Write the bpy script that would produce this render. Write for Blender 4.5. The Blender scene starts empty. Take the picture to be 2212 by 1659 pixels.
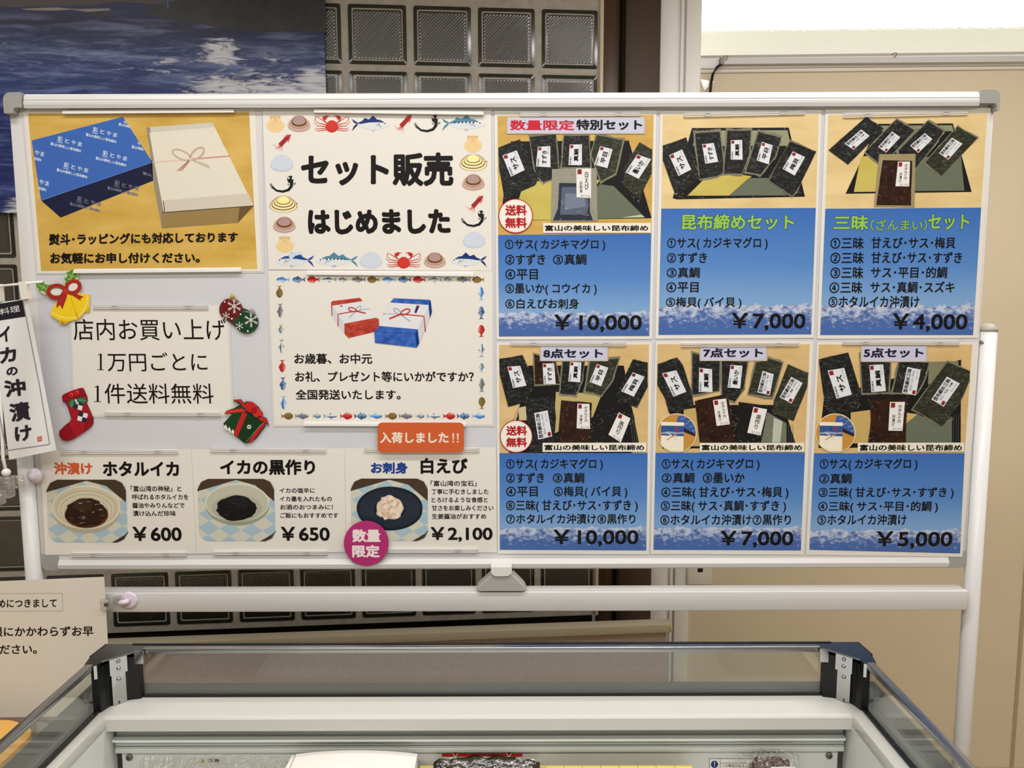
import bpy, bmesh, math, random
from mathutils import Vector, Matrix
random.seed(7)
SC = bpy.context.scene
COL = SC.collection
# ------------------------------------------------------------------ camera
FPX, CX, CY = 1750.0, 1106.0, 829.5
PITCH, ROLL, CAMH = math.radians(6.53), math.radians(.155), 1.64
cam = bpy.data.cameras.new('camera'); camo = bpy.data.objects.new('camera', cam); COL.objects.link(camo)
cam.sensor_width = 36; cam.sensor_fit = 'HORIZONTAL'; cam.lens = 36*FPX/2212; cam.clip_start = .02
camo.rotation_mode = 'QUATERNION'; camo.location = (0, 0, CAMH)
camo.rotation_quaternion = (Matrix.Rotation(math.pi/2-PITCH, 4, 'X') @ Matrix.Rotation(-ROLL, 4, 'Z')).to_quaternion()
SC.camera = camo
# ------------------------------------------------------------------ world, lights, exposure
W = bpy.data.worlds.new('world'); SC.world = W; W.use_nodes = True
W.node_tree.nodes['Background'].inputs[0].default_value = (1, .96, .9, 1)
W.node_tree.nodes['Background'].inputs[1].default_value = .3
vs = SC.view_settings
vs.view_transform = 'Standard'; vs.look = 'None'; vs.gamma = 1; vs.use_curve_mapping = False; vs.exposure = 0.13
def area(name, loc, sx, sy, power, col=(1, .98, .958), rot=(0, 0, 0)):
    l = bpy.data.lights.new(name, 'AREA'); l.shape = 'RECTANGLE'; l.size = sx; l.size_y = sy; l.energy = power; l.color = col
    o = bpy.data.objects.new(name, l); o.location = loc; o.rotation_euler = rot; COL.objects.link(o); return o
area('ceiling_tube_or_fill', (0.1, .74, 2.73), 2.6, .16, 22)
area('ceiling_tube_or_fill', (0.0, -.55, 2.73), 2.6, .3, 42)
area('ceiling_tube_or_fill', (1.2, 1.55, 2.73), 1.8, .16, 17)  # fill added behind the board to brighten the beige wall and white frame
area('ceiling_tube_or_fill', (-1.6, 1.6, 2.73), 1.2, .16, 5)
# ------------------------------------------------------------------ pixel -> point on a real plane
def ray(x, y):
    u = (x-CX)/FPX; v = -(y-CY)/FPX; c, s = math.cos(ROLL), math.sin(ROLL)
    u, v = u*c+v*s, -u*s+v*c
    return Vector((u, math.cos(PITCH)+v*math.sin(PITCH), -math.sin(PITCH)+v*math.cos(PITCH)))
def onY(x, y, a, b=0.0):                      # vertical plane  Y = a + b X
    d = ray(x, y); p = d*(a/(d.y-b*d.x)); return Vector((p.x, p.y, p.z+CAMH))
def onZ(x, y, z):                             # horizontal plane
    d = ray(x, y); p = d*((z-CAMH)/d.z); return Vector((p.x, p.y, z))
YB = 1.53                                      # front face of the whiteboard panel
EPS = .00009
def PB(x, y, lay=0.0):                         # on the board, lifted by paper layers
    return onY(x, y, YB-.0015-lay*EPS)
# ------------------------------------------------------------------ materials
def lin(c):
    return tuple((v/12.92 if v <= .04045 else ((v+.055)/1.055)**2.4) for v in (k/255 for k in c[:3]))+(1,)
MATS = {}
def M(c, rough=.5, metal=0.0, spec=.35, alpha=1.0):
    k = (tuple(c), rough, metal, spec, alpha)
    if k not in MATS:
        m = bpy.data.materials.new('mat_%d_%d_%d' % tuple(int(v) for v in c[:3])); m.use_nodes = True
        b = m.node_tree.nodes['Principled BSDF']
        b.inputs['Base Color'].default_value = lin(c); b.inputs['Roughness'].default_value = rough
        b.inputs['Metallic'].default_value = metal; b.inputs['Specular IOR Level'].default_value = spec
        b.inputs['Alpha'].default_value = alpha
        MATS[k] = m
    return MATS[k]
class NT:
    """small helper to write node materials"""
    def __init__(s, name, rough=.5, spec=.35, metal=0):
        s.m = bpy.data.materials.new(name); s.m.use_nodes = True; s.t = s.m.node_tree
        s.b = s.t.nodes['Principled BSDF']; s.b.inputs['Roughness'].default_value = rough
        s.b.inputs['Specular IOR Level'].default_value = spec; s.b.inputs['Metallic'].default_value = metal
        s.tc = s.t.nodes.new('ShaderNodeTexCoord')
    def n(s, typ, **kw):
        nd = s.t.nodes.new(typ)
        for k, v in kw.items():
            setattr(nd, k, v)
        return nd
    def put(s, sock, v):
        if hasattr(v, 'is_output'): s.t.links.new(v, sock)
        else: sock.default_value = v
    def math(s, op, a, b=0.0, clamp=False):
        nd = s.n('ShaderNodeMath', operation=op, use_clamp=clamp); s.put(nd.inputs[0], a); s.put(nd.inputs[1], b); return nd.outputs[0]
    def xyz(s, v):
        nd = s.n('ShaderNodeSeparateXYZ'); s.put(nd.inputs[0], v); return nd.outputs
    def scale(s, v, sc, loc=(0, 0, 0), rot=(0, 0, 0)):
        nd = s.n('ShaderNodeMapping'); s.put(nd.inputs[0], v); nd.inputs['Scale'].default_value = sc
        nd.inputs['Location'].default_value = loc; nd.inputs['Rotation'].default_value = rot; return nd.outputs[0]
    def noise(s, v, sc=5, det=4, rough=.6, dist=0):
        nd = s.n('ShaderNodeTexNoise'); s.put(nd.inputs['Vector'], v); nd.inputs['Scale'].default_value = sc
        nd.inputs['Detail'].default_value = det; nd.inputs['Roughness'].default_value = rough; nd.inputs['Distortion'].default_value = dist
        return nd.outputs[0]
    def step(s, v, a, b):
        nd = s.n('ShaderNodeMapRange', interpolation_type='SMOOTHSTEP'); s.put(nd.inputs[0], v)
        nd.inputs[1].default_value = a; nd.inputs[2].default_value = b; return nd.outputs[0]
    def mix(s, f, a, b):
        nd = s.n('ShaderNodeMix', data_type='RGBA'); s.put(nd.inputs[0], f); s.put(nd.inputs[6], a); s.put(nd.inputs[7], b); return nd.outputs[2]
    def ramp(s, f, stops):
        nd = s.n('ShaderNodeValToRGB'); s.put(nd.inputs[0], f); e = nd.color_ramp.elements
        while len(e) < len(stops): e.new(.5)
        for k, (p, c) in zip(e, stops): k.position = p; k.color = lin(c)
        return nd.outputs[0]
    def col(s, v): s.put(s.b.inputs['Base Color'], v); return s
    def bump(s, h, st=.3, d=.01):
        nd = s.n('ShaderNodeBump'); nd.inputs['Strength'].default_value = st; nd.inputs['Distance'].default_value = d
        s.put(nd.inputs['Height'], h); s.put(s.b.inputs['Normal'], nd.outputs[0]); return s
def glassmat(name, tint, rough=.02, base=.0, refl=(1, 1, 1, 1), bump=None):
    m = bpy.data.materials.new(name); m.use_nodes = True; t = m.node_tree
    for nd in list(t.nodes):
        if nd.type == 'BSDF_PRINCIPLED': t.nodes.remove(nd)
    tr = t.nodes.new('ShaderNodeBsdfTransparent'); tr.inputs[0].default_value = tint
    gl = t.nodes.new('ShaderNodeBsdfGlossy'); gl.inputs['Roughness'].default_value = rough; gl.inputs[0].default_value = refl
    fr = t.nodes.new('ShaderNodeFresnel'); ge = t.nodes.new('ShaderNodeNewGeometry'); ir = t.nodes.new('ShaderNodeMath'); ir.operation = 'MULTIPLY_ADD'
    t.links.new(ge.outputs['Backfacing'], ir.inputs[0]); ir.inputs[1].default_value = 1/1.5-1.5; ir.inputs[2].default_value = 1.5; t.links.new(ir.outputs[0], fr.inputs[0])
    ad = t.nodes.new('ShaderNodeMath'); ad.operation = 'ADD'; ad.inputs[1].default_value = base; t.links.new(fr.outputs[0], ad.inputs[0])
    mx = t.nodes.new('ShaderNodeMixShader'); t.links.new(ad.outputs[0], mx.inputs[0]); t.links.new(tr.outputs[0], mx.inputs[1]); t.links.new(gl.outputs[0], mx.inputs[2])
    if bump:
        no = t.nodes.new('ShaderNodeTexNoise'); no.inputs['Scale'].default_value = bump[0]; no.inputs['Detail'].default_value = 3
        tc = t.nodes.new('ShaderNodeTexCoord'); t.links.new(tc.outputs['Object'], no.inputs['Vector'])
        bp = t.nodes.new('ShaderNodeBump'); bp.inputs['Strength'].default_value = bump[1]; bp.inputs['Distance'].default_value = bump[2]
        t.links.new(no.outputs[0], bp.inputs['Height']); t.links.new(bp.outputs[0], gl.inputs['Normal'])
    t.links.new(mx.outputs[0], t.nodes['Material Output'].inputs['Surface'])
    return m
# ------------------------------------------------------------------ object helpers
ORG = {}
def link(o, parent, org):
    COL.objects.link(o); ORG[o.name] = Vector(org)
    if parent: o.parent = parent
def thing(name, label, cat, org, group=None):
    o = bpy.data.objects.new(name, None); o.empty_display_size = .05
    link(o, None, org); o.location = org; o['label'] = label; o['category'] = cat
    if group: o['group'] = group
    return o
def tag(o, label, cat, group=None):
    o['label'] = label; o['category'] = cat
    if group: o['group'] = group
    return o
class MB:
    def __init__(s): s.v = []; s.f = []; s.mi = []; s.m = []; s.sm = []
    def mat(s, m):
        if m not in s.m: s.m.append(m)
        return s.m.index(m)
    def add(s, vs, fs, m, smooth=False):
        o = len(s.v); s.v += [Vector(v) for v in vs]; k = s.mat(m)
        for f in fs: s.f.append([i+o for i in f]); s.mi.append(k); s.sm.append(smooth)
        return s
    def poly(s, pts, m): return s.add(pts, [list(range(len(pts)))], m)
    def bm(s, b, m, smooth=False, mtx=None):
        b.verts.index_update()
        return s.add([(mtx @ v.co if mtx else v.co.copy()) for v in b.verts], [[v.index for v in f.verts] for f in b.faces], m, smooth)
    def box(s, x0, x1, y0, y1, z0, z1, m, bev=0, seg=2, mtx=None):
        b = bmesh.new(); bmesh.ops.create_cube(b, size=1)
        for v in b.verts: v.co = Vector(((x0+x1)/2+v.co.x*(x1-x0), (y0+y1)/2+v.co.y*(y1-y0), (z0+z1)/2+v.co.z*(z1-z0)))
        if bev: bmesh.ops.bevel(b, geom=b.edges[:], offset=bev, segments=seg, affect='EDGES', profile=.5)
        s.bm(b, m, bool(bev), mtx); b.free(); return s
    def prism(s, front, d, m, smooth=False, bev=0):
        """front loop of points, pushed back by vector d"""
        n = len(front); back = [Vector(p)+Vector(d) for p in front]
        if bev:
            c = sum((Vector(p) for p in front), Vector())/n
            L = (Vector(front[0])-c).length; ins = [Vector(p)+(c-Vector(p)).normalized()*bev for p in front]
            mid = [Vector(p)+Vector(d).normalized()*bev for p in front]
            vs = ins+mid+back
            fs = [list(range(n)), list(range(3*n-1, 2*n-1, -1))]
            for k in range(2):
                fs += [[k*n+i, k*n+n+i, k*n+n+(i+1) % n, k*n+(i+1) % n] for i in range(n)]
            return s.add(vs, fs, m)
        vs = [Vector(p) for p in front]+back
        return s.add(vs, [list(range(n)), list(range(2*n-1, n-1, -1))]+[[i, n+i, n+(i+1) % n, (i+1) % n] for i in range(n)], m)
    def tube(s, path, r, m, n=10, cap=True):
        path = [Vector(p) for p in path]; rings = []
        for i, p in enumerate(path):
            t = (path[min(i+1, len(path)-1)]-path[max(i-1, 0)]).normalized()
            a = t.cross(Vector((0, 0, 1)) if abs(t.z) < .9 else Vector((1, 0, 0))).normalized(); b = t.cross(a)
            rr = r[i] if isinstance(r, (list, tuple)) else r
            rings.append([p+(a*math.cos(2*math.pi*k/n)+b*math.sin(2*math.pi*k/n))*rr for k in range(n)])
        vs = [q for R in rings for q in R]; fs = []
        for i in range(len(path)-1): fs += [[i*n+k, i*n+(k+1) % n, i*n+n+(k+1) % n, i*n+n+k] for k in range(n)]
        if cap: fs += [list(range(n-1, -1, -1)), list(range((len(path)-1)*n, len(path)*n))]
        return s.add(vs, fs, m, True)
    def ball(s, c, rx, ry, rz, m, seg=20, half=False):
        b = bmesh.new(); bmesh.ops.create_uvsphere(b, u_segments=seg, v_segments=seg//2, radius=1)
        for v in b.verts: v.co = Vector((c[0]+v.co.x*rx, c[1]+v.co.y*ry, c[2]+v.co.z*rz))
        s.bm(b, m, True); b.free(); return s
    def build(s, name, parent=None, org=None):
        if org is None:
            if parent: org = ORG[parent.name]
            else:
                xs = [v.x for v in s.v]; ys = [v.y for v in s.v]
                org = Vector(((min(xs)+max(xs))/2, (min(ys)+max(ys))/2, min(v.z for v in s.v)))
        me = bpy.data.meshes.new(name); me.from_pydata([tuple(v-Vector(org)) for v in s.v], [], s.f)
        for m in s.m: me.materials.append(m)
        me.polygons.foreach_set('material_index', s.mi); me.polygons.foreach_set('use_smooth', s.sm); me.update()
        o = bpy.data.objects.new(name, me); link(o, parent, org)
        if not parent: o.location = org
        return o
def struct(o): o['kind'] = 'structure'; return o
TXT = {}
def glyphs(st, bold):
    """outline of a string in a unit box; bold strokes are the same outline laid over itself around a small circle"""
    k = (st, bold)
    if k not in TXT:
        c = bpy.data.curves.new('t', 'FONT'); c.body = st; c.fill_mode = 'FRONT'; c.resolution_u = 3; c.space_line = .95
        o = bpy.data.objects.new('t', c); me = o.to_mesh()
        v0 = [(v.co.x, v.co.y) for v in me.vertices]; f0 = [list(p.vertices) for p in me.polygons]
        o.to_mesh_clear(); bpy.data.objects.remove(o); bpy.data.curves.remove(c)
        vs, fs = [], []
        n = 0 if bold <= 0 else (4 if bold < .03 else 8)
        for i in range(max(n, 1)):
            a = 2*math.pi*(i+.5)/max(n, 1); dx, dy = (bold*math.cos(a), bold*math.sin(a)) if n else (0, 0)
            q = len(vs); vs += [(x+dx, y+dy) for x, y in v0]; fs += [[j+q for j in f] for f in f0]
        x0, x1 = min(v[0] for v in vs), max(v[0] for v in vs); y0, y1 = min(v[1] for v in vs), max(v[1] for v in vs)
        TXT[k] = ([((x-x0)/(x1-x0), (y-y0)/(y1-y0), .04*(i//len(v0))) for i, (x, y) in enumerate(vs)], fs)
    return TXT[k]
INK = (19, 16, 17)
class Art(MB):
    """flat printing: coordinates are read in a frame (scale, ox, oy) and land on a real plane"""
    def __init__(s, fr=(1, 0, 0), P=PB): super().__init__(); s.fr = fr; s.P = P
    def q(s, x, y, l): k, ox, oy = s.fr; return s.P(ox+x/k, oy+y/k, l)
    def c(s, c, r=.42): return c if isinstance(c, bpy.types.Material) else M(c, r, 0, .2)
    def pg(s, pts, c, l=1): s.poly([s.q(x, y, l) for x, y in pts], s.c(c)); return s
    def ell(s, cx, cy, rx, ry, c, l=1, rot=0, a0=0, a1=360, n=28):
        r = math.radians(rot); ps = []
        full = abs(a1-a0) >= 360
        for i in range(n if full else n+1):
            a = math.radians(a0+(a1-a0)*i/n); x, y = rx*math.cos(a), ry*math.sin(a)
            ps.append((cx+x*math.cos(r)-y*math.sin(r), cy+x*math.sin(r)+y*math.cos(r)))
        return s.pg(ps, c, l)
    def ring(s, cx, cy, r, w, c, l=1, n=40):
        k = lambda a, q: (cx+q*math.cos(a), cy+q*math.sin(a))
        for i in range(n):
            a, b = 2*math.pi*i/n, 2*math.pi*(i+1)/n
            s.pg([k(a, r), k(b, r), k(b, r-w), k(a, r-w)], c, l)
        return s
    def ln(s, pts, w, c, l=1, w1=None):
        w1 = w if w1 is None else w1; n = len(pts); L = []; R = []
        for i, (x, y) in enumerate(pts):
            x0, y0 = pts[max(i-1, 0)]; x1, y1 = pts[min(i+1, n-1)]; d = math.hypot(x1-x0, y1-y0) or 1
            nx, ny = -(y1-y0)/d, (x1-x0)/d; h = (w+(w1-w)*i/max(n-1, 1))/2
            L.append((x+nx*h, y+ny*h)); R.append((x-nx*h, y-ny*h))
        for i in range(n-1): s.pg([L[i], L[i+1], R[i+1], R[i]], c, l)
        return s
    def txq(s, st, qd, c=INK, l=3, bold=.02):
        """text stretched into the quad  bottom-left, bottom-right, top-right, top-left"""
        uv, fs = glyphs(st, bold); (ax, ay), (bx, by), (cx, cy), (dx, dy) = qd; vs = []
        for u, v, e in uv:
            x = (ax*(1-u)+bx*u)*(1-v)+(dx*(1-u)+cx*u)*v; y = (ay*(1-u)+by*u)*(1-v)+(dy*(1-u)+cy*u)*v
            vs.append(s.q(x, y, l+e))
        return s.add(vs, fs, s.c(c))
    def tx(s, st, x0, y0, x1, y1, c=INK, l=3, bold=.02, rise=0):
        """upright text in a box; rise = how much the right end sits lower"""
        k, ox, oy = s.fr; e = ((CX-(ox+(x0+x1)/2/k))/15400)*(y1-y0)/2
        return s.txq(st, [(x0+e, y1-rise/2), (x1+e, y1+rise/2), (x1-e, y0+rise/2), (x0-e, y0-rise/2)], c, l, bold)
    def rrect(s, x0, y0, x1, y1, r, c, l=1, n=6, dx=0):
        ps = []
        for cx, cy, a in ((x1-r, y0+r, -90), (x1-r, y1-r, 0), (x0+r, y1-r, 90), (x0+r, y0+r, 180)):
            for i in range(n+1):
                t = math.radians(a+90*i/n); ps.append((cx+r*math.cos(t)+dx*(cy-y0)/(y1-y0), cy+r*math.sin(t)))
        return s.pg(ps, c, l)
# ------------------------------------------------------------------ shared materials
WHITE_METAL = M((214, 213, 213), .32, 0, .5)
BOARD = M((209, 210, 216), .25, 0, .4)
GREYCAP = M((160, 161, 158), .45)
PAPER = M((229, 225, 217), .45, 0, .3)
FILM = M((214, 212, 210), .3, 0, .5)
CLEAR = M((252, 251, 250), .12, 0, .7, .3)
WBAR = M((236, 233, 230), .3)
k_ = NT('kelp_print', .4, .2); kc = k_.noise(k_.scale(k_.tc.outputs['Object'], (60, 60, 160), rot=(0, .5, 0)), 1.6, 5, .7, .6)
KELP = k_.col(k_.ramp(kc, [(.3, (18, 19, 19)), (.52, (31, 32, 32)), (.67, (66, 70, 69)), (.8, (112, 116, 112))])).m
k_ = NT('kelp_green_print', .4, .2); kc = k_.noise(k_.scale(k_.tc.outputs['Object'], (60, 60, 150), rot=(0, -.5, 0)), 1.6, 5, .7, .6)
KELPG = k_.col(k_.ramp(kc, [(.3, (30, 32, 25)), (.52, (48, 50, 38)), (.69, (84, 88, 74)), (.82, (122, 126, 110))])).m
k_ = NT('brown_squid_print', .4, .2); kc = k_.noise(k_.tc.outputs['Object'], 70, 4)
BROWNP = k_.col(k_.ramp(kc, [(.3, (28, 15, 11)), (.6, (54, 30, 20)), (.8, (80, 46, 30))])).m
def woodprint(name, a, b):
    k = NT(name, .42); f = k.noise(k.scale(k.tc.outputs['Object'], (7, 7, 22)), 1.2, 5, .55)
    return k.col(k.ramp(f, [(.3, a), (.7, b)])).m
GOLDP = woodprint('gold_table_print', (186, 146, 60), (219, 182, 100))
TABLEP = woodprint('table_print', (214, 186, 128), (234, 210, 158))
TABLEQ = woodprint('warm_table_print', (204, 170, 112), (222, 192, 138))
TRAYG = woodprint('gold_tray_print', (190, 172, 74), (206, 190, 104))
k_ = NT('sky_mountain_print', .42); gx, gy, gz = k_.xyz(k_.tc.outputs['Generated'])
wob = k_.noise(k_.scale(k_.tc.outputs['Generated'], (9, 0, 0)), 1, 6, .68)
ridge = k_.math('ADD', k_.math('MULTIPLY', wob, .17), .15)
mask = k_.step(k_.math('SUBTRACT', ridge, gz), -.006, .006)
sn = k_.noise(k_.scale(k_.tc.outputs['Object'], (70, 70, 120), rot=(0, .7, 0)), 1, 7, .72)
snow = k_.step(k_.math('ADD', sn, k_.math('MULTIPLY', k_.math('SUBTRACT', gz, .15), 1.3)), .43, .66)
mt = k_.mix(snow, lin((68, 102, 168)), lin((190, 200, 220)))
sky = k_.ramp(gz, [(.0, (120, 160, 214)), (.26, (124, 164, 212)), (.55, (84, 134, 200)), (1, (54, 106, 184))])
SKYP = k_.col(k_.mix(mask, sky, mt)).m

# ================================================================== THE SETTING
DZ = CAMH-1.45
ZC = 2.78
WY, WS = 2.6, .0875                            # glass-block wall  y = WY + WS x
YAW = math.atan(WS)
MW = Matrix.Translation((0, WY, 0)) @ Matrix.Rotation(YAW, 4, 'Z')
def wx(px, py=100): return onY(px, py, WY, WS).x/math.cos(YAW)          # local x on that wall
GY, GS = 2.69, -.033                           # beige wall  y = GY + GS x
GYAW = math.atan(GS)
MG = Matrix.Translation((0, GY, 0)) @ Matrix.Rotation(GYAW, 4, 'Z')
def gx_(px, py=100): return onY(px, py, GY, GS).x/math.cos(GYAW)
k_ = NT('floor_vinyl', .35); fn = k_.noise(k_.tc.outputs['Object'], 3, 3)
FLOOR = k_.col(k_.ramp(fn, [(.3, (176, 160, 132)), (.7, (192, 176, 148))])).m
struct(MB().box(-2.6, 2.6, -2.8, 3.2, -.08, 0, FLOOR).build('floor'))
struct(MB().box(-2.6, 2.6, -2.8, 3.2, ZC, ZC+.08, M((226, 222, 212), .8)).build('ceiling'))
WP = M((214, 205, 188), .8)
struct(MB().box(-2.7, -2.6, -2.8, 3.2, 0, ZC, WP).build('wall_left'))
struct(MB().box(2.6, 2.7, -2.8, 3.2, 0, ZC, WP).build('wall_side_right'))
struct(MB().box(-2.6, 2.6, -2.9, -2.8, 0, ZC, M((190, 182, 168), .8)).build('wall_front'))
# --- glass block wall
k_ = NT('mortar', .8); fn = k_.noise(k_.tc.outputs['Object'], 30, 5)
MORTAR = k_.col(k_.ramp(fn, [(.3, (166, 158, 147)), (.7, (190, 182, 171))])).m
xr = wx(1294)
zs = DZ+.366
m = MB(); m.box(-2.75, xr, 0.0, .12, zs, ZC, MORTAR, mtx=MW)
m.box(-2.75, xr, .03, .12, 0, zs, M((40, 34, 30), .7), mtx=MW)
wall = struct(m.build('wall_back', org=(0, WY, 0)))
GLASSB = M((40, 44, 38), .12, 0, .6)
k_ = NT('ribbed_block_glass', .2, 1.0); ox, oy, oz = k_.xyz(k_.tc.outputs['Object'])
hat = k_.math('SINE', k_.math('MULTIPLY', k_.math('ADD', ox, oz), 640.0))
band = k_.step(k_.noise(k_.tc.outputs['Object'], 14, 1), .4, .6)
hat2 = k_.math('MULTIPLY', k_.step(hat, -.2, .5), band)
k_.b.inputs['Coat Weight'].default_value = 1; k_.b.inputs['Coat Roughness'].default_value = .08
RIBS = k_.col(k_.mix(hat2, lin((50, 47, 41)), lin((24, 23, 20)))).m
def block_meshes():
    h, t = .0885, .083
    b = MB()
    out = [(-h, -h), (h, -h), (h, h), (-h, h)]
    def loop(r, y, cr):
        ps = []
        for cx, cz, a in ((r-cr, -r+cr, -90), (r-cr, r-cr, 0), (-r+cr, r-cr, 90), (-r+cr, -r+cr, 180)):
            for i in range(5):
                k = math.radians(a+90*i/4); ps.append((cx+cr*math.cos(k), y, cz+cr*math.sin(k)))
        return ps
    L = [loop(h, .004, .007), loop(h-.0015, -.002, .007), loop(.0775, -.0035, .006), loop(.0755, .003, .005), loop(.073, .003, .005), loop(.072, -.001, .005), loop(.0705, -.001, .005)]
    n = 20; vs = [p for l in L for p in l]; fs = []
    for k in range(len(L)-1): fs += [[k*n+i, k*n+n+i, k*n+n+(i+1) % n, k*n+(i+1) % n][::-1] for i in range(n)]
    b.add(vs, fs, GLASSB, False)
    r = MB(); N = 92; s = .0706; vs = []
    for j in range(N+1):
        for i in range(N+1):
            x = -s+2*s*i/N; z = -s+2*s*j/N
            e = min(1, min(s-abs(x), s-abs(z))/.006)
            ph = ((x-z)/.0102) % 1.0
            hh = .5-.5*math.cos(2*math.pi*ph)
            vs.append((x, -.0004-.0011*hh*e, z))
    fs = [[j*(N+1)+i, j*(N+1)+i+1, (j+1)*(N+1)+i+1, (j+1)*(N+1)+i] for j in range(N) for i in range(N)]
    r.add(vs, fs, RIBS, True)
    return b, r
bb, rr = block_meshes()
first = None
for row in range(10):
    for c in range(-7, 4):
        lx = (-.407+.1965*c); zc = DZ+.386+.0885+.1945*row
        if zc+.09 > ZC: continue
        if row in (4, 5, 6) and -3 < c < 2: continue             # wholly behind the whiteboard
        p = MW @ Vector((lx, 0, zc))
        if first is None:
            f = bb.build('glass_block', None, (0, 0, 0)); g = rr.build('ribbed_face', None, (0, 0, 0)); g.parent = f; first = (f, g)
        else:
            f = first[0].copy(); g = first[1].copy(); COL.objects.link(f); COL.objects.link(g); g.parent = f
        f.parent = wall; f.location = p-Vector((0, WY, 0)); f.rotation_euler = (0, 0, YAW)
# --- brown column beside the blocks
k_ = NT('brown_wood', .3); fn = k_.noise(k_.scale(k_.tc.outputs['Object'], (90, 20, 1.5)), 1, 4)
BROWN = k_.col(k_.ramp(fn, [(.3, (62, 42, 28)), (.7, (84, 60, 42))])).m
x1, x2, x3, x4 = wx(1303), wx(1339), wx(1351), wx(1426)
struct(MB().box(xr, x1, -.012, .1, zs, ZC, M((214, 200, 172), .2), .005, mtx=MW).build('trim_1'))
struct(MB().box(x1, x2+.004, .004, .1, 0, ZC, BROWN, .002, mtx=MW).build('trim_2'))
m = MB(); m.tube([MW @ Vector(((x2+x3)/2, -.004, 0)), MW @ Vector(((x2+x3)/2, -.004, ZC))], (x3-x2)/2, M((14, 13, 13), .12), 14)
struct(m.build('trim_3'))
struct(MB().box(x3-.004, x4, .0, .1, 0, ZC, M((70, 54, 42), .45), .002, mtx=MW).build('trim_4'))
# --- white window frame, beige wall, lit window
FRW = M((246, 245, 242), .35)
g1, g2 = gx_(1425), gx_(1512)
m = MB(); w = g2-g1
for a, b_, d in ((0, .42, -.012), (.42, .5, -.004), (.5, .58, -.014), (.58, .63, -.002), (.63, 1, -.02)):
    m.box(g1+w*a, g1+w*b_, d, .1, 0, ZC, FRW, .0015, mtx=MG)
struct(m.build('trim_5'))
k_ = NT('beige_wall', .6, .3); fn = k_.noise(k_.tc.outputs['Object'], 2, 3)
BEIGE = k_.col(k_.ramp(fn, [(.3, (217, 202, 175)), (.7, (224, 209, 183))])).m
zr0 = onY(1800, 147, GY, GS).z; zr1 = onY(1800, 117, GY, GS).z
struct(MB().box(g2-.002, 2.75, 0, .08, 0, zr0, BEIGE, mtx=MG).build('wall_right'))
win = bpy.data.objects.new('window_1', None); link(win, None, MG @ Vector((g2, 0, zr0))); win.location = ORG['window_1']; struct(win)
m = MB(); m.box(g2-.002, 2.75, -.012, .09, zr0, zr1-.01, FRW, .002, mtx=MG); m.box(g2-.002, 2.75, -.004, .09, zr1-.01, zr1, M((190, 184, 172), .5), .001, mtx=MG)
m.box(g2-.002, 2.75, -.006, .08, zr0-.012, zr0, M((226, 220, 208), .4), .002, mtx=MG)
m.build('window_rail', win)
pane = NT('frosted_pane', .3)
pn = pane.noise(pane.tc.outputs['Object'], 190, 2); pane.bump(pn, .5, .004)
pane.b.inputs['Base Color'].default_value = (.9, .9, .86, 1); pane.b.inputs['Transmission Weight'].default_value = 1; pane.b.inputs['Roughness'].default_value = .05; pane.b.inputs['IOR'].default_value = 1.08
MB().box(g2, 2.75, .03, .036, zr1, ZC, pane.m, mtx=MG).build('glass_pane', win)
em = bpy.data.materials.new('lit_panel'); em.use_nodes = True; b_ = em.node_tree.nodes['Principled BSDF']
b_.inputs['Emission Color'].default_value = (1, .96, .86, 1); b_.inputs['Emission Strength'].default_value = 2.6
zl = onY(1800, 62, GY+.3, GS).z
MB().box(g2-.1, 2.75, .30, .32, zl, ZC, em, mtx=MG).build('lit_panel', win)
em2 = em.copy(); em2.name = 'glowing_back_board'; em2.node_tree.nodes['Principled BSDF'].inputs['Emission Color'].default_value = (1, .99, .87, 1); em2.node_tree.nodes['Principled BSDF'].inputs['Emission Strength'].default_value = .42
MB().box(g2-.1, 2.75, .29, .32, zr0, zl, em2, mtx=MG).build('glowing_back_board', win)  # back board behind the pane; its brightness is put in as glow
m = MB(); m.box(g2-.12, g2-.1, .08, .32, zr0, ZC, M((225, 222, 210), .7), mtx=MG)
m.box(g2-.1, 2.75, .09, .3, zr0-.02, zr0, M((225, 222, 210), .7), mtx=MG)
m.build('window_reveal', win)
x0 = gx_(2197, 1430)
struct(MB().box(x0, x0+.012, -.003, .01, 0, zr0-.3, M((176, 160, 130), .6), mtx=MG).build('trim_6'))
# --- light strip hooked on the window rail, tape, outlet box
def GP(px, py, off=0): return onY(px, py, GY-off, GS)
t = thing('light_strip', 'slim aluminium light strip hooked along the white window rail', 'lamp', GP(1558, 140, .03))
m = MB(); a, b_ = GP(1564, 132, .03), GP(2290, 126, .03)
d = (b_-a); up = Vector((0, 0, .0085))
m.prism([a-up, b_-up, b_+up, a+up], (0, .016, 0), M((206, 204, 204), .3), bev=.0)
m.build('housing', t)
m = MB(); p = GP(1561, 131, .032); m.box(p.x-.007, p.x+.005, p.y-.002, p.y+.018, p.z-.011, p.z+.011, M((150, 148, 144), .4), .001); m.build('end_cap', t)
for px, py in ((1570, 125), (1935, 119)):
    p = GP(px, py, .034); m = MB()
    m.tube([p+Vector((-.004, 0, -.006)), p+Vector((0, -.003, -.002)), p+Vector((.003, 0, .006)), p+Vector((.001, .012, .01)), p+Vector((-.004, .02, .007))], .0014, M((150, 118, 62), .35, .8), 8)
    m.build('hook', t)
m = MB(); m.tube([GP(x, y, o) for x, y, o in ((1560, 137, .03), (1548, 146, .028), (1540, 160, .02), (1536, 180, .015), (1533, 215, .012), (1531, 300, .012), (1530, 420, .012))], .0042, M((20, 19, 19), .4), 10)
m.build('cord', t)
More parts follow.
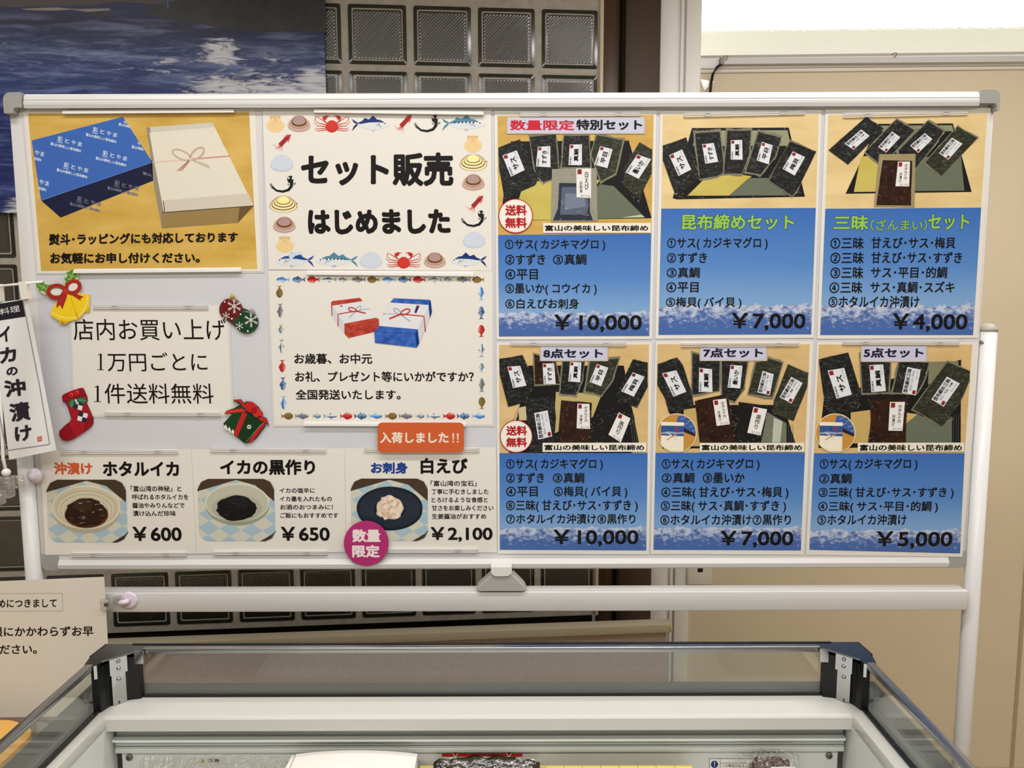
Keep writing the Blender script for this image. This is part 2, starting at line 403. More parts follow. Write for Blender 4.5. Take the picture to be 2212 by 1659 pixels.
m = MB(); m.add([GP(1513, 171, .003), GP(1546, 166, .006), GP(1543, 176, .004), GP(1521, 197, .003)], [[0, 1, 2, 3]], M((232, 222, 200), .08, 0, .8)); m.prism([GP(1513, 171, .002), GP(1521, 197, .002), GP(1543, 176, .002)], (0, .001, 0), M((232, 222, 200), .15, 0, .8))
tag(m.build('clear_tape'), 'torn scrap of clear tape on the beige wall beside the black cord', 'tape')
t = thing('outlet_box', 'white plastic outlet box on the beige wall below the whiteboard', 'outlet', GP(1511, 1266, .03))
a, b_ = GP(1483, 1266, .03), GP(1540, 1205, .03)
MB().box(a.x, b_.x, a.y, a.y+.034, a.z, b_.z, M((226, 222, 212), .35), .008, 3).build('box_cover', t)
c = GP(1513, 1234, .031); MB().box(c.x-.009, c.x+.009, a.y-.001, a.y+.01, c.z-.004, c.z+.02, M((16, 15, 15), .4), .001).build('socket_slot', t)
# --- low partition in front of the glass blocks
LY, LS = 2.35, .08
ML = Matrix.Translation((0, LY, 0)) @ Matrix.Rotation(math.atan(LS), 4, 'Z')
zt = DZ+.433; xe = onY(1452, 1350, LY, LS).x; xf = onY(1441, 1380, LY+.006, LS).x
t = thing('low_partition', 'low pinkish fabric partition with a cream top rail behind the freezer', 'partition', (-.5, LY, 0))
k_ = NT('pink_fabric', .85, .2); f1 = k_.noise(k_.scale(k_.tc.outputs['Object'], (40, 40, 900)), 1, 3); f2 = k_.noise(k_.scale(k_.tc.outputs['Object'], (900, 40, 60)), 1, 3)
FAB = k_.col(k_.ramp(k_.math('MULTIPLY', k_.math('ADD', f1, f2), .5), [(.35, (158, 136, 126)), (.65, (188, 166, 154))])).m
m = MB().box(-2.4, xf, .008, .036, 0, zt-.02, FAB, mtx=ML); m.build('fabric_panel', t)
m = MB(); m.box(-2.4, xe, 0, .044, zt-.028, zt, M((184, 174, 152), .5), .003, mtx=ML); m.build('top_rail', t)
MB().box(xe-.006, xe+.003, -.002, .02, zt-.026, zt-.008, M((196, 180, 120), .5), .002, mtx=ML).build('end_cap', t)
# --- sea photograph hung on the glass blocks
k_ = NT('sea_print', .35, .3); ux, uy, uz = k_.xyz(k_.tc.outputs['Generated'])
def U(px): return (px+160)/861
def V(py): return (460-py)/640
st = k_.noise(k_.scale(k_.tc.outputs['Generated'], (5, 0, 34)), 1, 7, .62, .4)
fine = k_.noise(k_.scale(k_.tc.outputs['Generated'], (16, 0, 60)), 1, 6, .7, 1.0)
deep = k_.ramp(uz, [(0, (32, 46, 104)), (.35, (42, 54, 110)), (.5, (58, 72, 128)), (.59, (46, 56, 100)), (.64, (30, 34, 62)), (.7, (42, 50, 92)), (1, (46, 52, 84))])
lit_ = k_.ramp(uz, [(0, (92, 112, 178)), (.4, (120, 138, 196)), (.55, (140, 152, 196)), (.68, (84, 90, 126)), (1, (110, 116, 150))])
seac = k_.mix(k_.step(st, .44, .74), deep, lit_)
acc = None
for px, py, rx, ry, g in ((470, 100, 42, 26, 1.05), (470, 118, 60, 16, .9), (350, 128, 34, 9, .8), (300, 145, 110, 9, .62), (480, 178, 90, 28, 1.0), (600, 190, 130, 34, 1.0), (680, 175, 60, 44, 1.05), (560, 150, 70, 14, .75), (560, 118, 120, 7, .55), (20, 445, 40, 26, .8), (640, 230, 200, 40, .9)):
    dx = k_.math('MULTIPLY', k_.math('SUBTRACT', ux, U(px)), 861/rx); dz_ = k_.math('MULTIPLY', k_.math('SUBTRACT', uz, V(py)), 640/ry)
    q = k_.math('SUBTRACT', g, k_.math('MULTIPLY', k_.math('ADD', k_.math('MULTIPLY', dx, dx), k_.math('MULTIPLY', dz_, dz_)), .5))
    acc = q if acc is None else k_.math('MAXIMUM', acc, q)
midb = k_.math('MULTIPLY', k_.step(uz, .42, .5), k_.math('SUBTRACT', 1.0, k_.step(uz, .55, .62)))
seac = k_.mix(k_.math('MULTIPLY', k_.math('MULTIPLY', k_.step(fine, .5, .7), midb), .7), seac, lin((150, 158, 192)))
seac = k_.mix(k_.math('MULTIPLY', k_.math('SUBTRACT', 1.0, k_.step(fine, .3, .5)), .5), seac, lin((34, 42, 84)))
foam = k_.step(k_.math('ADD', k_.math('MULTIPLY', acc, .55), k_.math('MULTIPLY', k_.math('SUBTRACT', fine, .5), 1.6)), .22, .6)
SEA = k_.col(k_.mix(foam, seac, lin((222, 224, 234)))).m
k_ = NT('rock_print', .35, .3); fn = k_.noise(k_.tc.outputs['Object'], 26, 5)
ROCK = k_.col(k_.ramp(fn, [(.35, (46, 46, 49)), (.7, (60, 60, 62))])).m
ROCKB = M((84, 76, 78), .4); SAND = M((150, 142, 142), .4)
def PS(x, y, l=0): return onY(x, y, WY-.022-l*.0003, WS)
zb = PS(10, 460).z; ztp = PS(500, -175).z; xl_ = PS(-160, 300).x; xr_ = PS(701, 100).x
m = Art(P=PS); ps = [Vector((x, WY-.022+WS*x, z)) for x, z in ((xl_, zb), (xr_, zb), (xr_, ztp), (xl_, ztp))]
m.prism(ps, (0, .008, 0), SEA)
m.pg([(315, 30), (330, 14), (420, -5), (520, -30), (702, -60), (704, 70), (640, 66), (560, 70), (470, 60), (420, 48), (360, 42), (330, 36)], ROCK, 1)
m.pg([(190, 32), (205, 26), (235, 27), (250, 34), (215, 37)], ROCK, 1)
m.pg([(-160, 14), (0, 14), (40, 16), (120, 12), (200, 12), (260, 4), (330, 10), (420, -5), (400, -60), (-160, -60)], ROCKB, 2)
m.pg([(45, 19), (120, 16), (170, 20), (120, 23), (60, 22)], SAND, 3); m.pg([(150, 20), (235, 18), (240, 22), (190, 26)], SAND, 3)
m.pg([(360, 2), (364, 2), (365, 18), (361, 20)], (96, 116, 150), 4)
t = tag(m.build('sea_photograph'), 'large blue sea photograph with white waves and dark rocks behind the whiteboard', 'poster')
# ================================================================== THE WHITEBOARD
A_, B_, C_, D_ = [onY(x, y, YB) for x, y in ((18, 205), (2148, 200), (2085, 1227), (92, 1230))]
bx0, bx1 = (A_.x+D_.x)/2, (B_.x+C_.x)/2; bz1 = (A_.z+B_.z)/2; bz0 = (C_.z+D_.z)/2
t = thing('whiteboard', 'large white freestanding whiteboard covered with menu posters', 'whiteboard', (0, YB, 0))
WBT = t
MB().box(bx0+.01, bx1-.01, YB, YB+.016, bz0+.01, bz1-.01, BOARD).build('writing_panel', t)
def rail(prof, x0, x1, axis):                      # prof: list of (y, s) extruded
    m = MB(); n = len(prof)
    return m, n
zt0 = onY(1106, 231.5, YB-.012).z
m = MB()
pr = [(YB+.018, bz1), (YB-.006, bz1), (YB-.012, bz1-.004), (YB-.014, bz1-.011), (YB-.013, bz1-.0135), (YB-.0155, bz1-.0155), (YB-.0155, zt0+.006), (YB-.013, zt0), (YB-.004, zt0+.003), (YB+.018, zt0+.003)]
n = len(pr); xs = (bx0+.0345, bx1-.0345)
vs_ = [(x, y, z) for x in xs for y, z in pr]
m.add(vs_, [[i, n+i, n+(i+1) % n, (i+1) % n] for i in range(n)]+[list(range(n-1, -1, -1)), list(range(n, 2*n))], WHITE_METAL)
m.build('top_rail', t)
zb1 = onY(1106, 1203, YB-.006).z-.002
m = MB(); pr = [(YB+.018, zb1+.003), (YB-.0004, zb1+.003), (YB-.0008, zb1-.003), (YB-.0075, (zb1+bz0)/2), (YB-.006, bz0+.004), (YB-.001, bz0), (YB+.018, bz0)]
n = len(pr); vs_ = [(x, y, z) for x in xs for y, z in pr]
m.add(vs_, [[i, n+i, n+(i+1) % n, (i+1) % n] for i in range(n)]+[list(range(n-1, -1, -1)), list(range(n, 2*n))], WHITE_METAL)
m.build('bottom_rail', t)
MB().box(bx0, bx0+.026, YB-.0002, YB+.018, bz0+.03, bz1-.034, WHITE_METAL, .0001).build('side_rail', t)
MB().box(bx1-.026, bx1, YB-.0002, YB+.018, bz0+.03, bz1-.034, WHITE_METAL, .0001).build('side_rail', t)
def cap(sx, sz, w, h, th, yf, lw=.027):
    x = bx0-.001 if sx < 0 else bx1+.001; z = bz1+.001 if sz > 0 else bz0-.001
    ps = []; r = .013
    loop = [(0, h), (0, r)]+[(r-r*math.cos(a), r-r*math.sin(a)) for a in (math.pi/8*k for k in range(1, 4))]+[(r, 0), (w, 0), (w, th), (lw+.003, th), (lw, th+.004), (lw, h)]
    ps = [Vector((x-sx*a, yf, z-sz*b)) for a, b in loop]
    MB().prism(ps, (0, YB+.0195-yf, 0), GREYCAP).build('corner_cap', t)
cap(-1, 1, .033, .0365, .0265, YB-.0165, .017); cap(1, 1, .035, .036, .0235, YB-.0165, .0055)
cap(-1, -1, .036, .034, .03, YB-.0008); cap(1, -1, .036, .034, .03, YB-.0008)
pxL, pxR = bx0-.0175, bx1+.0175
zp1 = onY(2136, 700, YB).z
for px, s in ((pxL, -1), (pxR, 1)):
    m = MB(); m.tube([(px, YB+.002, .06), (px, YB+.002, zp1-.012)], .0155, WHITE_METAL, 24); lg = m.build('post', t)
    m = MB(); b = bmesh.new(); bmesh.ops.create_uvsphere(b, u_segments=24, v_segments=12, radius=1)
    for v in b.verts: v.co = Vector((px+v.co.x*.0165, YB+.002+v.co.y*.0165, zp1-.013+max(0, v.co.z)*.015))
    m.bm(b, M((172, 168, 156), .4), True); b.free(); m.build('post_cap', t)
    m = MB(); m.tube([(px, YB-.004, zp1-.034), (px-s*.0168, YB-.004, zp1-.034)], .0035, M((150, 150, 150), .3, .9), 12); m.build('pivot_pin', t)
    m = MB(); m.tube([(px, 1.475, .03), (px, 2.02, .03)], .016, WHITE_METAL, 16); m.box(px-.016, px+.016, YB-.014, YB+.018, .03, .075, GREYCAP, .003); m.build('foot', t)
    for y in (1.49, 2.0):
        m = MB(); m.tube([(px-.008, y, .0155), (px+.008, y, .0155)], .0155, M((40, 40, 42), .5), 16); m.build('caster', t)
zc1, zc0 = onY(1106, 1279, YB-.024).z, onY(1106, 1321, YB-.024).z
xc1 = onY(2091, 1300, YB-.024).x
MB().box(-xc1+.002, xc1, YB-.024, YB-.012, zc0, zc1, WHITE_METAL, .002).box(-xc1+.004, xc1-.002, YB-.014, YB+.012, zc0+.002, zc1-.0005, WHITE_METAL, .001).build('crossbar', t)
# tilt bracket
bc = onY(1085, 1276, YB-.027)
m = MB(); hw = .046
m.prism([Vector((bc.x+x, YB-.03, bc.z+z)) for x, z in ((-hw, 0), (hw-.004, 0), (hw, .003), (hw-.003, .009), (.022, .031), (-.022, .031), (-hw-.002, .007), (-hw-.002, .003))], (0, .03, 0), M((176, 175, 172), .4), bev=.002)
m.build('tilt_bracket', t)
m = MB(); ps = [(-.02, .050), (.02, .050), (.02, .036), (.014, .031), (0, .0295), (-.014, .031), (-.02, .036)]
m.prism([Vector((bc.x-.0015+x, YB-.034, bc.z+z)) for x, z in ps], (0, .04, 0), M((226, 225, 222), .35), bev=.0015); m.build('bracket_tab', t)
# ================================================================== POSTERS
def poster(label, quad, film=None, cat='poster', lift=0.0, grp=None, name='poster'):
    """laminated sheet on the board; quad TL TR BR BL in photo pixels"""
    b = PB((quad[2][0]+quad[3][0])/2, quad[2][1])
    t = thing(name, label, cat, (b.x, YB, b.z), grp)
    P = lambda x, y, l=0: onY(x, y, YB-.0015-l*EPS-lift)
    t_ = Vector((0, .0005, 0))
    if film:
        MB().prism([P(*p, -6) for p in film], t_, FILM).build('film_edge', t)
    MB().prism([P(*p, 0) for p in quad], t_, PAPER).build('paper_sheet', t)
    return t, P
def bar(kind, x0, y0, x1, y1, h, label, grp):
    """magnetic poster bar; ends at (x0,y0) and (x1,y1) centre line, h = height in pixels"""
    yf, yb_ = (YB-.0085 if kind == 'w' else YB-.0052), YB-.0022
    F = lambda x, y, o=0: onY(x, y, yf-o)
    a, b = F(x0, y0), F(x1, y1); d = (b-a).normalized(); up = Vector((-d.z, 0, d.x)); hh = h/2/1130*.98
    c = (a+b)/2; t = thing('magnet_bar', label, 'magnet', (c.x, YB, c.z-hh), grp)
    mat = WBAR if kind == 'w' else CLEAR
    if kind == 'w':
        m = MB(); m.prism([a-up*hh, b-up*hh, b+up*hh*.3, a+up*hh*.3], (0, yb_-yf, 0), mat)
        m.prism([a+up*hh*.3+Vector((0, .003, 0)), b+up*hh*.3+Vector((0, .003, 0)), b+up*hh+Vector((0, .003, 0)), a+up*hh+Vector((0, .003, 0))], (0, yb_-yf-.003, 0), mat); m.build('bar', t)
    else:
        m = MB()
        m.prism([a-up*hh*.15, b-up*hh*.15, b+up*hh, a+up*hh], (0, .0012, 0), mat)
        m.prism([a-up*hh, b-up*hh, b-up*hh*.72, a-up*hh*.72], (0, yb_-yf, 0), M((252, 251, 250), .12, 0, .6, .8))
        m.prism([a+up*hh*.75, b+up*hh*.75, b+up*hh, a+up*hh], (0, yb_-yf, 0), M((252, 251, 250), .12, 0, .6, .8))
        for e in (a, b-d*.001): m.prism([e-up*hh, e+d*.001-up*hh, e+d*.001+up*hh, e+up*hh], (0, yb_-yf, 0), M((252, 251, 250), .12, 0, .6, .8))
        m.build('bar', t)
        L = (b-a).length
        for k in (.17, .8):
            p = a+d*L*k; m = MB(); m.prism([p-up*hh*.75-Vector((0, .0008, 0)), p+d*.0115-up*hh*.75-Vector((0, .0008, 0)), p+d*.0115+up*hh*.45-Vector((0, .0008, 0)), p+up*hh*.45-Vector((0, .0008, 0))], (0, .004, 0), M((200, 196, 192), .3))
            m.prism([p+d*.001+up*hh*.1-Vector((0, .0012, 0)), p+d*.0105+up*hh*.1-Vector((0, .0012, 0)), p+d*.0105+up*hh*.3-Vector((0, .0012, 0)), p+d*.001+up*hh*.3-Vector((0, .0012, 0))], (0, .002, 0), M((120, 112, 104), .4)); m.build('magnet_clip', t)
    return t
LAB = (222, 224, 230); LABW = (232, 230, 228); SEAL = (140, 34, 36)
def mixq(q, u, v):
    (ax, ay), (bx, by), (cx, cy), (dx, dy) = q       # TL TR BR BL ; u right, v down
    return ((ax*(1-u)+bx*u)*(1-v)+(dx*(1-u)+cx*u)*v, (ay*(1-u)+by*u)*(1-v)+(dy*(1-u)+cy*u)*v)
def sub(q, u0, v0, u1, v1): return [mixq(q, u0, v0), mixq(q, u1, v0), mixq(q, u1, v1), mixq(q, u0, v1)]
def label_print(A, q, txt, kind, l, small=None):
    A.pg(q, LAB if kind != 'v' else LABW, l)
    if kind == 'm':                                   # text runs upward along the label
        A.pg(sub(q, .05, .03, .3, .18), SEAL, l+1)
        s = sub(q, .36, .22, .74, .82) if len(txt) == 2 else sub(q, .36, .2, .74, .86)
        A.txq(txt, [s[2], s[1], s[0], s[3]], INK, l+1, .035)
        s = sub(q, .06, .58, .2, .97); A.txq('昆布締め', [s[2], s[1], s[0], s[3]], INK, l+1, .02)
        s = sub(q, .78, .04, .9, .38); A.txq('彩とやま', [s[2], s[1], s[0], s[3]], (96, 96, 100), l+1, 0)
    elif kind == 's':                                 # kelp trio: long title, second line
        s = sub(q, .06, .04, .38, .96); A.txq('昆布締め三昧', [s[2], s[1], s[0], s[3]], INK, l+1, .035)
        s = sub(q, .46, .1, .62, .86); A.txq(small, [s[2], s[1], s[0], s[3]], INK, l+1, .02)
        s = sub(q, .76, .08, .88, .4); A.txq('彩とやま', [s[2], s[1], s[0], s[3]], (96, 96, 100), l+1, 0)
        A.pg(sub(q, .72, .82, .94, .97), SEAL, l+1)
    else:                                             # upright label, vertical writing
        A.pg(sub(q, .08, .03, .36, .2), SEAL, l+1)
        s = sub(q, .56, .1, .84, .72) if small else sub(q, .34, .26, .72, .8)
        A.txq('\n'.join(txt), [s[3], s[2], s[1], s[0]], INK, l+1, .02)
        if small: s = sub(q, .2, .44, .42, .84); A.txq('\n'.join(small), [s[3], s[2], s[1], s[0]], INK, l+1, .02)
        s = sub(q, .3, .89, .92, .98); A.txq('彩とやま', [s[3], s[2], s[1], s[0]], (96, 96, 100), l+1, 0)
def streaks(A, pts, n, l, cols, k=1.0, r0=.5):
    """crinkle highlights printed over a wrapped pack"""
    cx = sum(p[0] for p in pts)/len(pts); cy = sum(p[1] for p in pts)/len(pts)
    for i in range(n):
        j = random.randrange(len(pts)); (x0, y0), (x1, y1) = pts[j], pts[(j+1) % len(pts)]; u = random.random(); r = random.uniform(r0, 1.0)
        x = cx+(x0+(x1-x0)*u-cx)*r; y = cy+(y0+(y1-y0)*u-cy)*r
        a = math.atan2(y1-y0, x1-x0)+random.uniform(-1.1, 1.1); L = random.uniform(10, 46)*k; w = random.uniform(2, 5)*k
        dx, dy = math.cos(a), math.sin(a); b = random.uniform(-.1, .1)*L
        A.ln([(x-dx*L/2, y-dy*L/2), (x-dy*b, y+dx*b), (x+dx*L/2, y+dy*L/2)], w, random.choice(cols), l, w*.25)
def grow(pts, k, jit=0):
    cx = sum(p[0] for p in pts)/len(pts); cy = sum(p[1] for p in pts)/len(pts); out = []
    for i, (x, y) in enumerate(pts):
        x2, y2 = pts[(i+1) % len(pts)]
        for u in (0, .33, .66):
            xx, yy = x+(x2-x)*u, y+(y2-y)*u; f = k+random.uniform(-jit, jit)
            out.append((cx+(xx-cx)*f, cy+(yy-cy)*f))
    return out
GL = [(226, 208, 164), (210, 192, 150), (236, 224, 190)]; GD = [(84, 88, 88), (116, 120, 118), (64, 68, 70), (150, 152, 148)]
def pack(A, pts, lab, txt, kind='m', small=None, l=6, mat=None, film=1.11, n=44):
    A.pg(grow(pts, film, .05), (124, 120, 100), l-1) if film > 1 else None
    A.pg(grow(pts, 1.0, .012), mat or KELP, l)
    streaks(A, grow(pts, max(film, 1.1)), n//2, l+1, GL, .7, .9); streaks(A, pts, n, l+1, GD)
    label_print(A, lab, txt, kind, l+2, small)
# ------------------------------------------------------------------ six set posters
def photo_part(t, P, fr, quad, mat, fill):
    A = Art(fr, P); A.poly([P(*p, 1) for p in quad], mat); fill(A); return A.build('product_photo', t)
def badge(t, P, fr, cx, cy, r, b1, b2):
    A = Art(fr, P); A.ell(cx, cy, r, r, (180, 38, 38), 20, n=48); A.ell(cx, cy, r*.95, r*.95, (238, 232, 226), 21, n=48)
    A.tx('送料', *b1, (176, 30, 34), 22, .045); A.tx('無料', *b2, (176, 30, 34), 22, .045); A.build('free_shipping_badge', t)
def caption(t, P, fr, box, tbox):
    A = Art(fr, P); x0, y0, x1, y1 = box; A.pg([(x0, y0+1), (x1, y0-1), (x1, y1-1), (x0, y1+1)], (236, 230, 216), 18)
    A.tx('富山の美味しい昆布締め', *tbox, INK, 19, .034); A.build('caption_strip', t)
def heading(t, P, fr, bg, items):
    A = Art(fr, P); x0, y0, x1, y1 = bg
    for k in range(5):
        e = (4-k)*5*fr[0]/5.2; f = k/4
        A.rrect(x0-e, y0-e*.6, x1+e, y1+e*.6, 14, tuple(int(200+(198-200)*f) if i == 0 else int(180+(200-180)*f) if i == 1 else int(140+(222-140)*f) for i in range(3)), 14+k*.4)
    for st, box, c, bold in items: A.tx(st, *box, c, 17, bold)
    A.build('heading', t)
def outlined(t, P, fr, items):
    A = Art(fr, P)
    for st, (x0, y0, x1, y1), w in items:
        g = (y1-y0)*.026; h = g*.5
        for i in range(8):
            a = math.pi*i/4; A.tx(st, x0+g+g*math.cos(a), y0+g+g*math.sin(a), x1-g+g*math.cos(a), y1-g+g*math.sin(a), (24, 40, 38), 6+i*.3, w)
        A.tx(st, x0+g, y0+g, x1-g, y1-g, (146, 196, 86), 10, w)
    A.build('heading', t)
def sky(t, P, quad):
    A = Art((1, 0, 0), P); A.poly([P(*p, 5) for p in quad], SKYP); A.build('mountain_sky_panel', t)
def items(t, P, fr, rows, price, frp=None):
    A = Art(fr, P)
    for st, (x0, y0, x1, y1) in rows:
        A.tx(st.replace('（', '( ').replace('）', ' )').replace('・', '･'), x0, y0, x1, y1+(.14*(y1-y0) if '（' in st else 0), INK, 7, .026)
    A.build('item_list', t)
    A = Art(frp or fr, P); A.tx(price[0], *price[1], INK, 7, .027); A.build('price', t)
G6 = (2.9105, 1040, 480); G6b = (1.92, 1060, 960)
DK = (24, 24, 26); GREEN = (104, 112, 94); SILV = (150, 150, 134)
# --- special set
fr = (5.183, 1040, 180)
t, P = poster('sheet headed in red and black, top left set poster priced ¥10,000', [(1068, 239.4), (1418.5, 237.5), (1408.7, 732.5), (1072.6, 733.6)])
def fill(A):
    A.pg([(330, 650), (1650, 640), (1905, 1510), (210, 1540)], DK, 2)
    A.pg([(480, 1100), (1330, 1080), (1010, 1525), (345, 1530)], TRAYG, 3); A.pg([(1320, 1130), (1480, 1150), (1830, 1500), (1010, 1525)], GREEN, 3)
    A.pg([(1560, 1505), (1790, 1470), (1830, 1500)], (196, 196, 176), 4)
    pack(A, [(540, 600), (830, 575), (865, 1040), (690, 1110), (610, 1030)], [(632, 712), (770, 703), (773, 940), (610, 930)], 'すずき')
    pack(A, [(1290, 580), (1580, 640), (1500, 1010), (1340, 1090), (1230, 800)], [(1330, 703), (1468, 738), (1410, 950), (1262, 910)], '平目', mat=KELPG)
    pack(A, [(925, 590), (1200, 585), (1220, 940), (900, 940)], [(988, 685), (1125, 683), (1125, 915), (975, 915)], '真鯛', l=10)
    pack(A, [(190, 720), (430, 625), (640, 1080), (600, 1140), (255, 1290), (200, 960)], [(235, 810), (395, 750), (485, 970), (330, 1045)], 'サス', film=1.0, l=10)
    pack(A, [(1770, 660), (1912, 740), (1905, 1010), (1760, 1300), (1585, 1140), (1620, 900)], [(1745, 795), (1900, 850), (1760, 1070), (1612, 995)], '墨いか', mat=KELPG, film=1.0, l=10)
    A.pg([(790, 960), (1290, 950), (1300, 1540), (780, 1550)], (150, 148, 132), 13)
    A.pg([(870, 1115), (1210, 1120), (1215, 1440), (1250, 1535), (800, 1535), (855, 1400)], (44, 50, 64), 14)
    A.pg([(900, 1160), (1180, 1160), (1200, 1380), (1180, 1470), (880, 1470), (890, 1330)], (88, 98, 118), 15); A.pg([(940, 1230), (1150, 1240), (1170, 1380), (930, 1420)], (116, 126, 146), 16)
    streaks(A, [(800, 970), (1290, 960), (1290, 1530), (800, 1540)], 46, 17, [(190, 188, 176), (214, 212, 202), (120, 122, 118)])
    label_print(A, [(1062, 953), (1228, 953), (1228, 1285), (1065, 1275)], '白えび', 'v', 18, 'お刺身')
photo_part(t, P, fr, [(1074.7, 250.4), (1412, 248), (1407, 505), (1076, 507.5)], GOLDP, fill)
sky(t, P, [(1076, 507.5), (1407, 505), (1402.5, 725.7), (1077.8, 726.7)])
heading(t, P, fr, (300, 385, 1815, 555), [('数量限定', (320, 410, 1040, 527), (196, 36, 56), .034), ('特別セット', (1060, 405, 1800, 523), INK, .042)])
caption(t, P, fr, (690, 1563, 1895, 1674), (710, 1588, 1868, 1654)); badge(t, P, fr, 383, 1485, 193, (265, 1360, 508, 1482), (265, 1500, 510, 1622))
items(t, P, G6, [('①サス（カジキマグロ）', (148, 105, 778, 172)), ('②すずき', (150, 200, 400, 268)), ('③真鯛', (450, 200, 660, 268)), ('④平目', (150, 295, 355, 362)), ('⑤墨いか（コウイカ）', (150, 385, 725, 450)), ('⑥白えびお刺身', (150, 480, 612, 545))], ('￥10,000', (457, 580, 1008, 692)))
# --- kelp-cured set
fr = (5.183, 1400, 180)
t, P = poster('set poster with green outlined heading and five packs, priced ¥7,000', [(1426, 239.4), (1775.3, 237), (1758, 730), (1415.5, 731.8)])
def fill(A):
    A.pg([(490, 500), (1575, 495), (1755, 1265), (1755, 1270), (320, 1300), (275, 1285)], DK, 2)
    A.pg([(640, 1060), (870, 1000), (1160, 1040), (905, 1257), (440, 1258)], TRAYG, 3); A.pg([(1130, 1060), (1350, 1060), (1560, 1255), (905, 1257)], GREEN, 3); A.pg([(540, 530), (1560, 525), (1600, 700), (500, 700)], (150, 150, 120), 3)
    pack(A, [(525, 560), (800, 545), (860, 1000), (760, 1040), (580, 1070)], [(605, 683), (735, 667), (785, 878), (640, 900)], 'すずき', film=1.12)
    pack(A, [(890, 530), (1150, 530), (1130, 800), (1050, 1010), (850, 1010)], [(927, 637), (1053, 633), (1058, 855), (925, 853)], '真鯛', film=1.1, l=9)
    pack(A, [(1240, 545), (1490, 610), (1420, 820), (1260, 1020), (1095, 990)], [(1275, 655), (1395, 693), (1350, 907), (1213, 862)], '平目', film=1.12, l=7)
    pack(A, [(165, 700), (425, 605), (580, 1070), (330, 1250), (290, 1210), (165, 860)], [(235, 805), (380, 740), (483, 965), (340, 1038)], 'サス', film=1.0, l=12)
    pack(A, [(1590, 650), (1880, 765), (1660, 1215), (1610, 1260), (1360, 1090), (1380, 1030)], [(1620, 762), (1757, 825), (1642, 1033), (1505, 957)], '梅貝', film=1.04, l=12, mat=KELP)
    streaks(A, [(480, 520), (900, 430), (1500, 480), (1800, 640), (1700, 1280), (300, 1280), (170, 600)], 40, 4, GL, .7, .95)
photo_part(t, P, fr, [(1431.8, 248.5), (1769, 247), (1762.3, 449.2), (1428.6, 450.7)], TABLEP, fill)
sky(t, P, [(1428.6, 450.7), (1762.3, 449.2), (1752.3, 722.2), (1422.4, 723.3)])
outlined(t, P, fr, [('昆布締めセット', (370, 1460, 1640, 1645), .03)])
items(t, P, G6, [('①サス（カジキマグロ）', (1168, 95, 1800, 165)), ('②すずき', (1167, 190, 1417, 257)), ('③真鯛', (1165, 283, 1373, 350)), ('④平目', (1162, 377, 1365, 443)), ('⑤梅貝（バイ貝）', (1160, 470, 1635, 535))], ('￥7,000', (1573, 570, 2037, 683)))
# --- trio set
fr = (5.027, 1740, 180)
t, P = poster('set poster with green outlined heading and small bracketed reading, priced ¥4,000', [(1782.8, 234.7), (2140.8, 232), (2112, 730), (1765, 732)])
def fill(A):
    A.pg([(790, 440), (1600, 435), (1805, 1180), (435, 1200)], DK, 2)
    A.pg([(600, 800), (820, 760), (1190, 800), (1185, 1170), (525, 1180)], TRAYG, 3); A.pg([(1190, 950), (1300, 800), (1690, 800), (1725, 1165), (1180, 1170)], GREEN, 3); A.pg([(800, 460), (1590, 455), (1610, 520), (780, 520)], (140, 142, 112), 3)
    T = 's'
    pack(A, [(1010, 730), (1330, 410), (1500, 520), (1420, 640), (1190, 930), (1020, 800)], [(1295, 540), (1378, 605), (1225, 757), (1135, 677)], '', T, '甘えび・サス・梅貝', l=6)
    pack(A, [(650, 745), (985, 395), (1185, 510), (830, 890)], [(940, 522), (1030, 585), (875, 752), (788, 690)], '', T, 'サス・真鯛・すずき', l=8)
    pack(A, [(250, 725), (660, 362), (850, 490), (460, 885)], [(605, 500), (695, 570), (520, 722), (425, 655)], '', T, 'サス・平目・的鯛', l=10, film=1.0)
    pack(A, [(1300, 860), (1650, 470), (1865, 595), (1480, 1005)], [(1590, 590), (1705, 655), (1550, 830), (1450, 757)], '', T, '甘えび・サス・すずき', l=10, mat=KELPG, film=1.05)
    A.pg([(800, 770), (1195, 765), (1185, 1345), (745, 1340)], (156, 142, 104), 13)
    pack(A, [(840, 835), (1160, 840), (1145, 1325), (768, 1325)], [(1005, 850), (1135, 850), (1125, 1120), (977, 1117)], 'ホタルイカ', 'v', '沖漬け', l=14, mat=BROWNP, film=1.0)
photo_part(t, P, fr, [(1789, 248.6), (2132.9, 245), (2119.5, 448.5), (1782.8, 451)], TABLEP, fill)
sky(t, P, [(1782.8, 451), (2119.5, 448.5), (2102, 723.6), (1771.8, 723.6)])
outlined(t, P, (1, 0, 0), [('三昧', (1800, 464, 1877, 498), .03), ('（ざんまい）', (1880, 473, 2003, 499), .008), ('セット', (2004, 462, 2095, 497), .03)])
items(t, P, (1, 0, 0), [('①三昧', (1794, 512, 1866, 538)), ('甘えび・サス・梅貝', (1882, 512, 2064, 537)), ('②三昧', (1794, 544, 1866, 570)), ('甘えび・サス・すずき', (1882, 544, 2078, 569)), ('③三昧', (1794, 576, 1865, 602)), ('サス・平目・的鯛', (1881, 576, 2046, 601)), ('④三昧', (1792, 608, 1863, 634)), ('サス・真鯛・スズキ', (1880, 608, 2062, 633)), ('⑤ホタルイカ沖漬け', (1790, 639, 1986, 665))], ('￥4,000', (1928, 677, 2090, 717)))
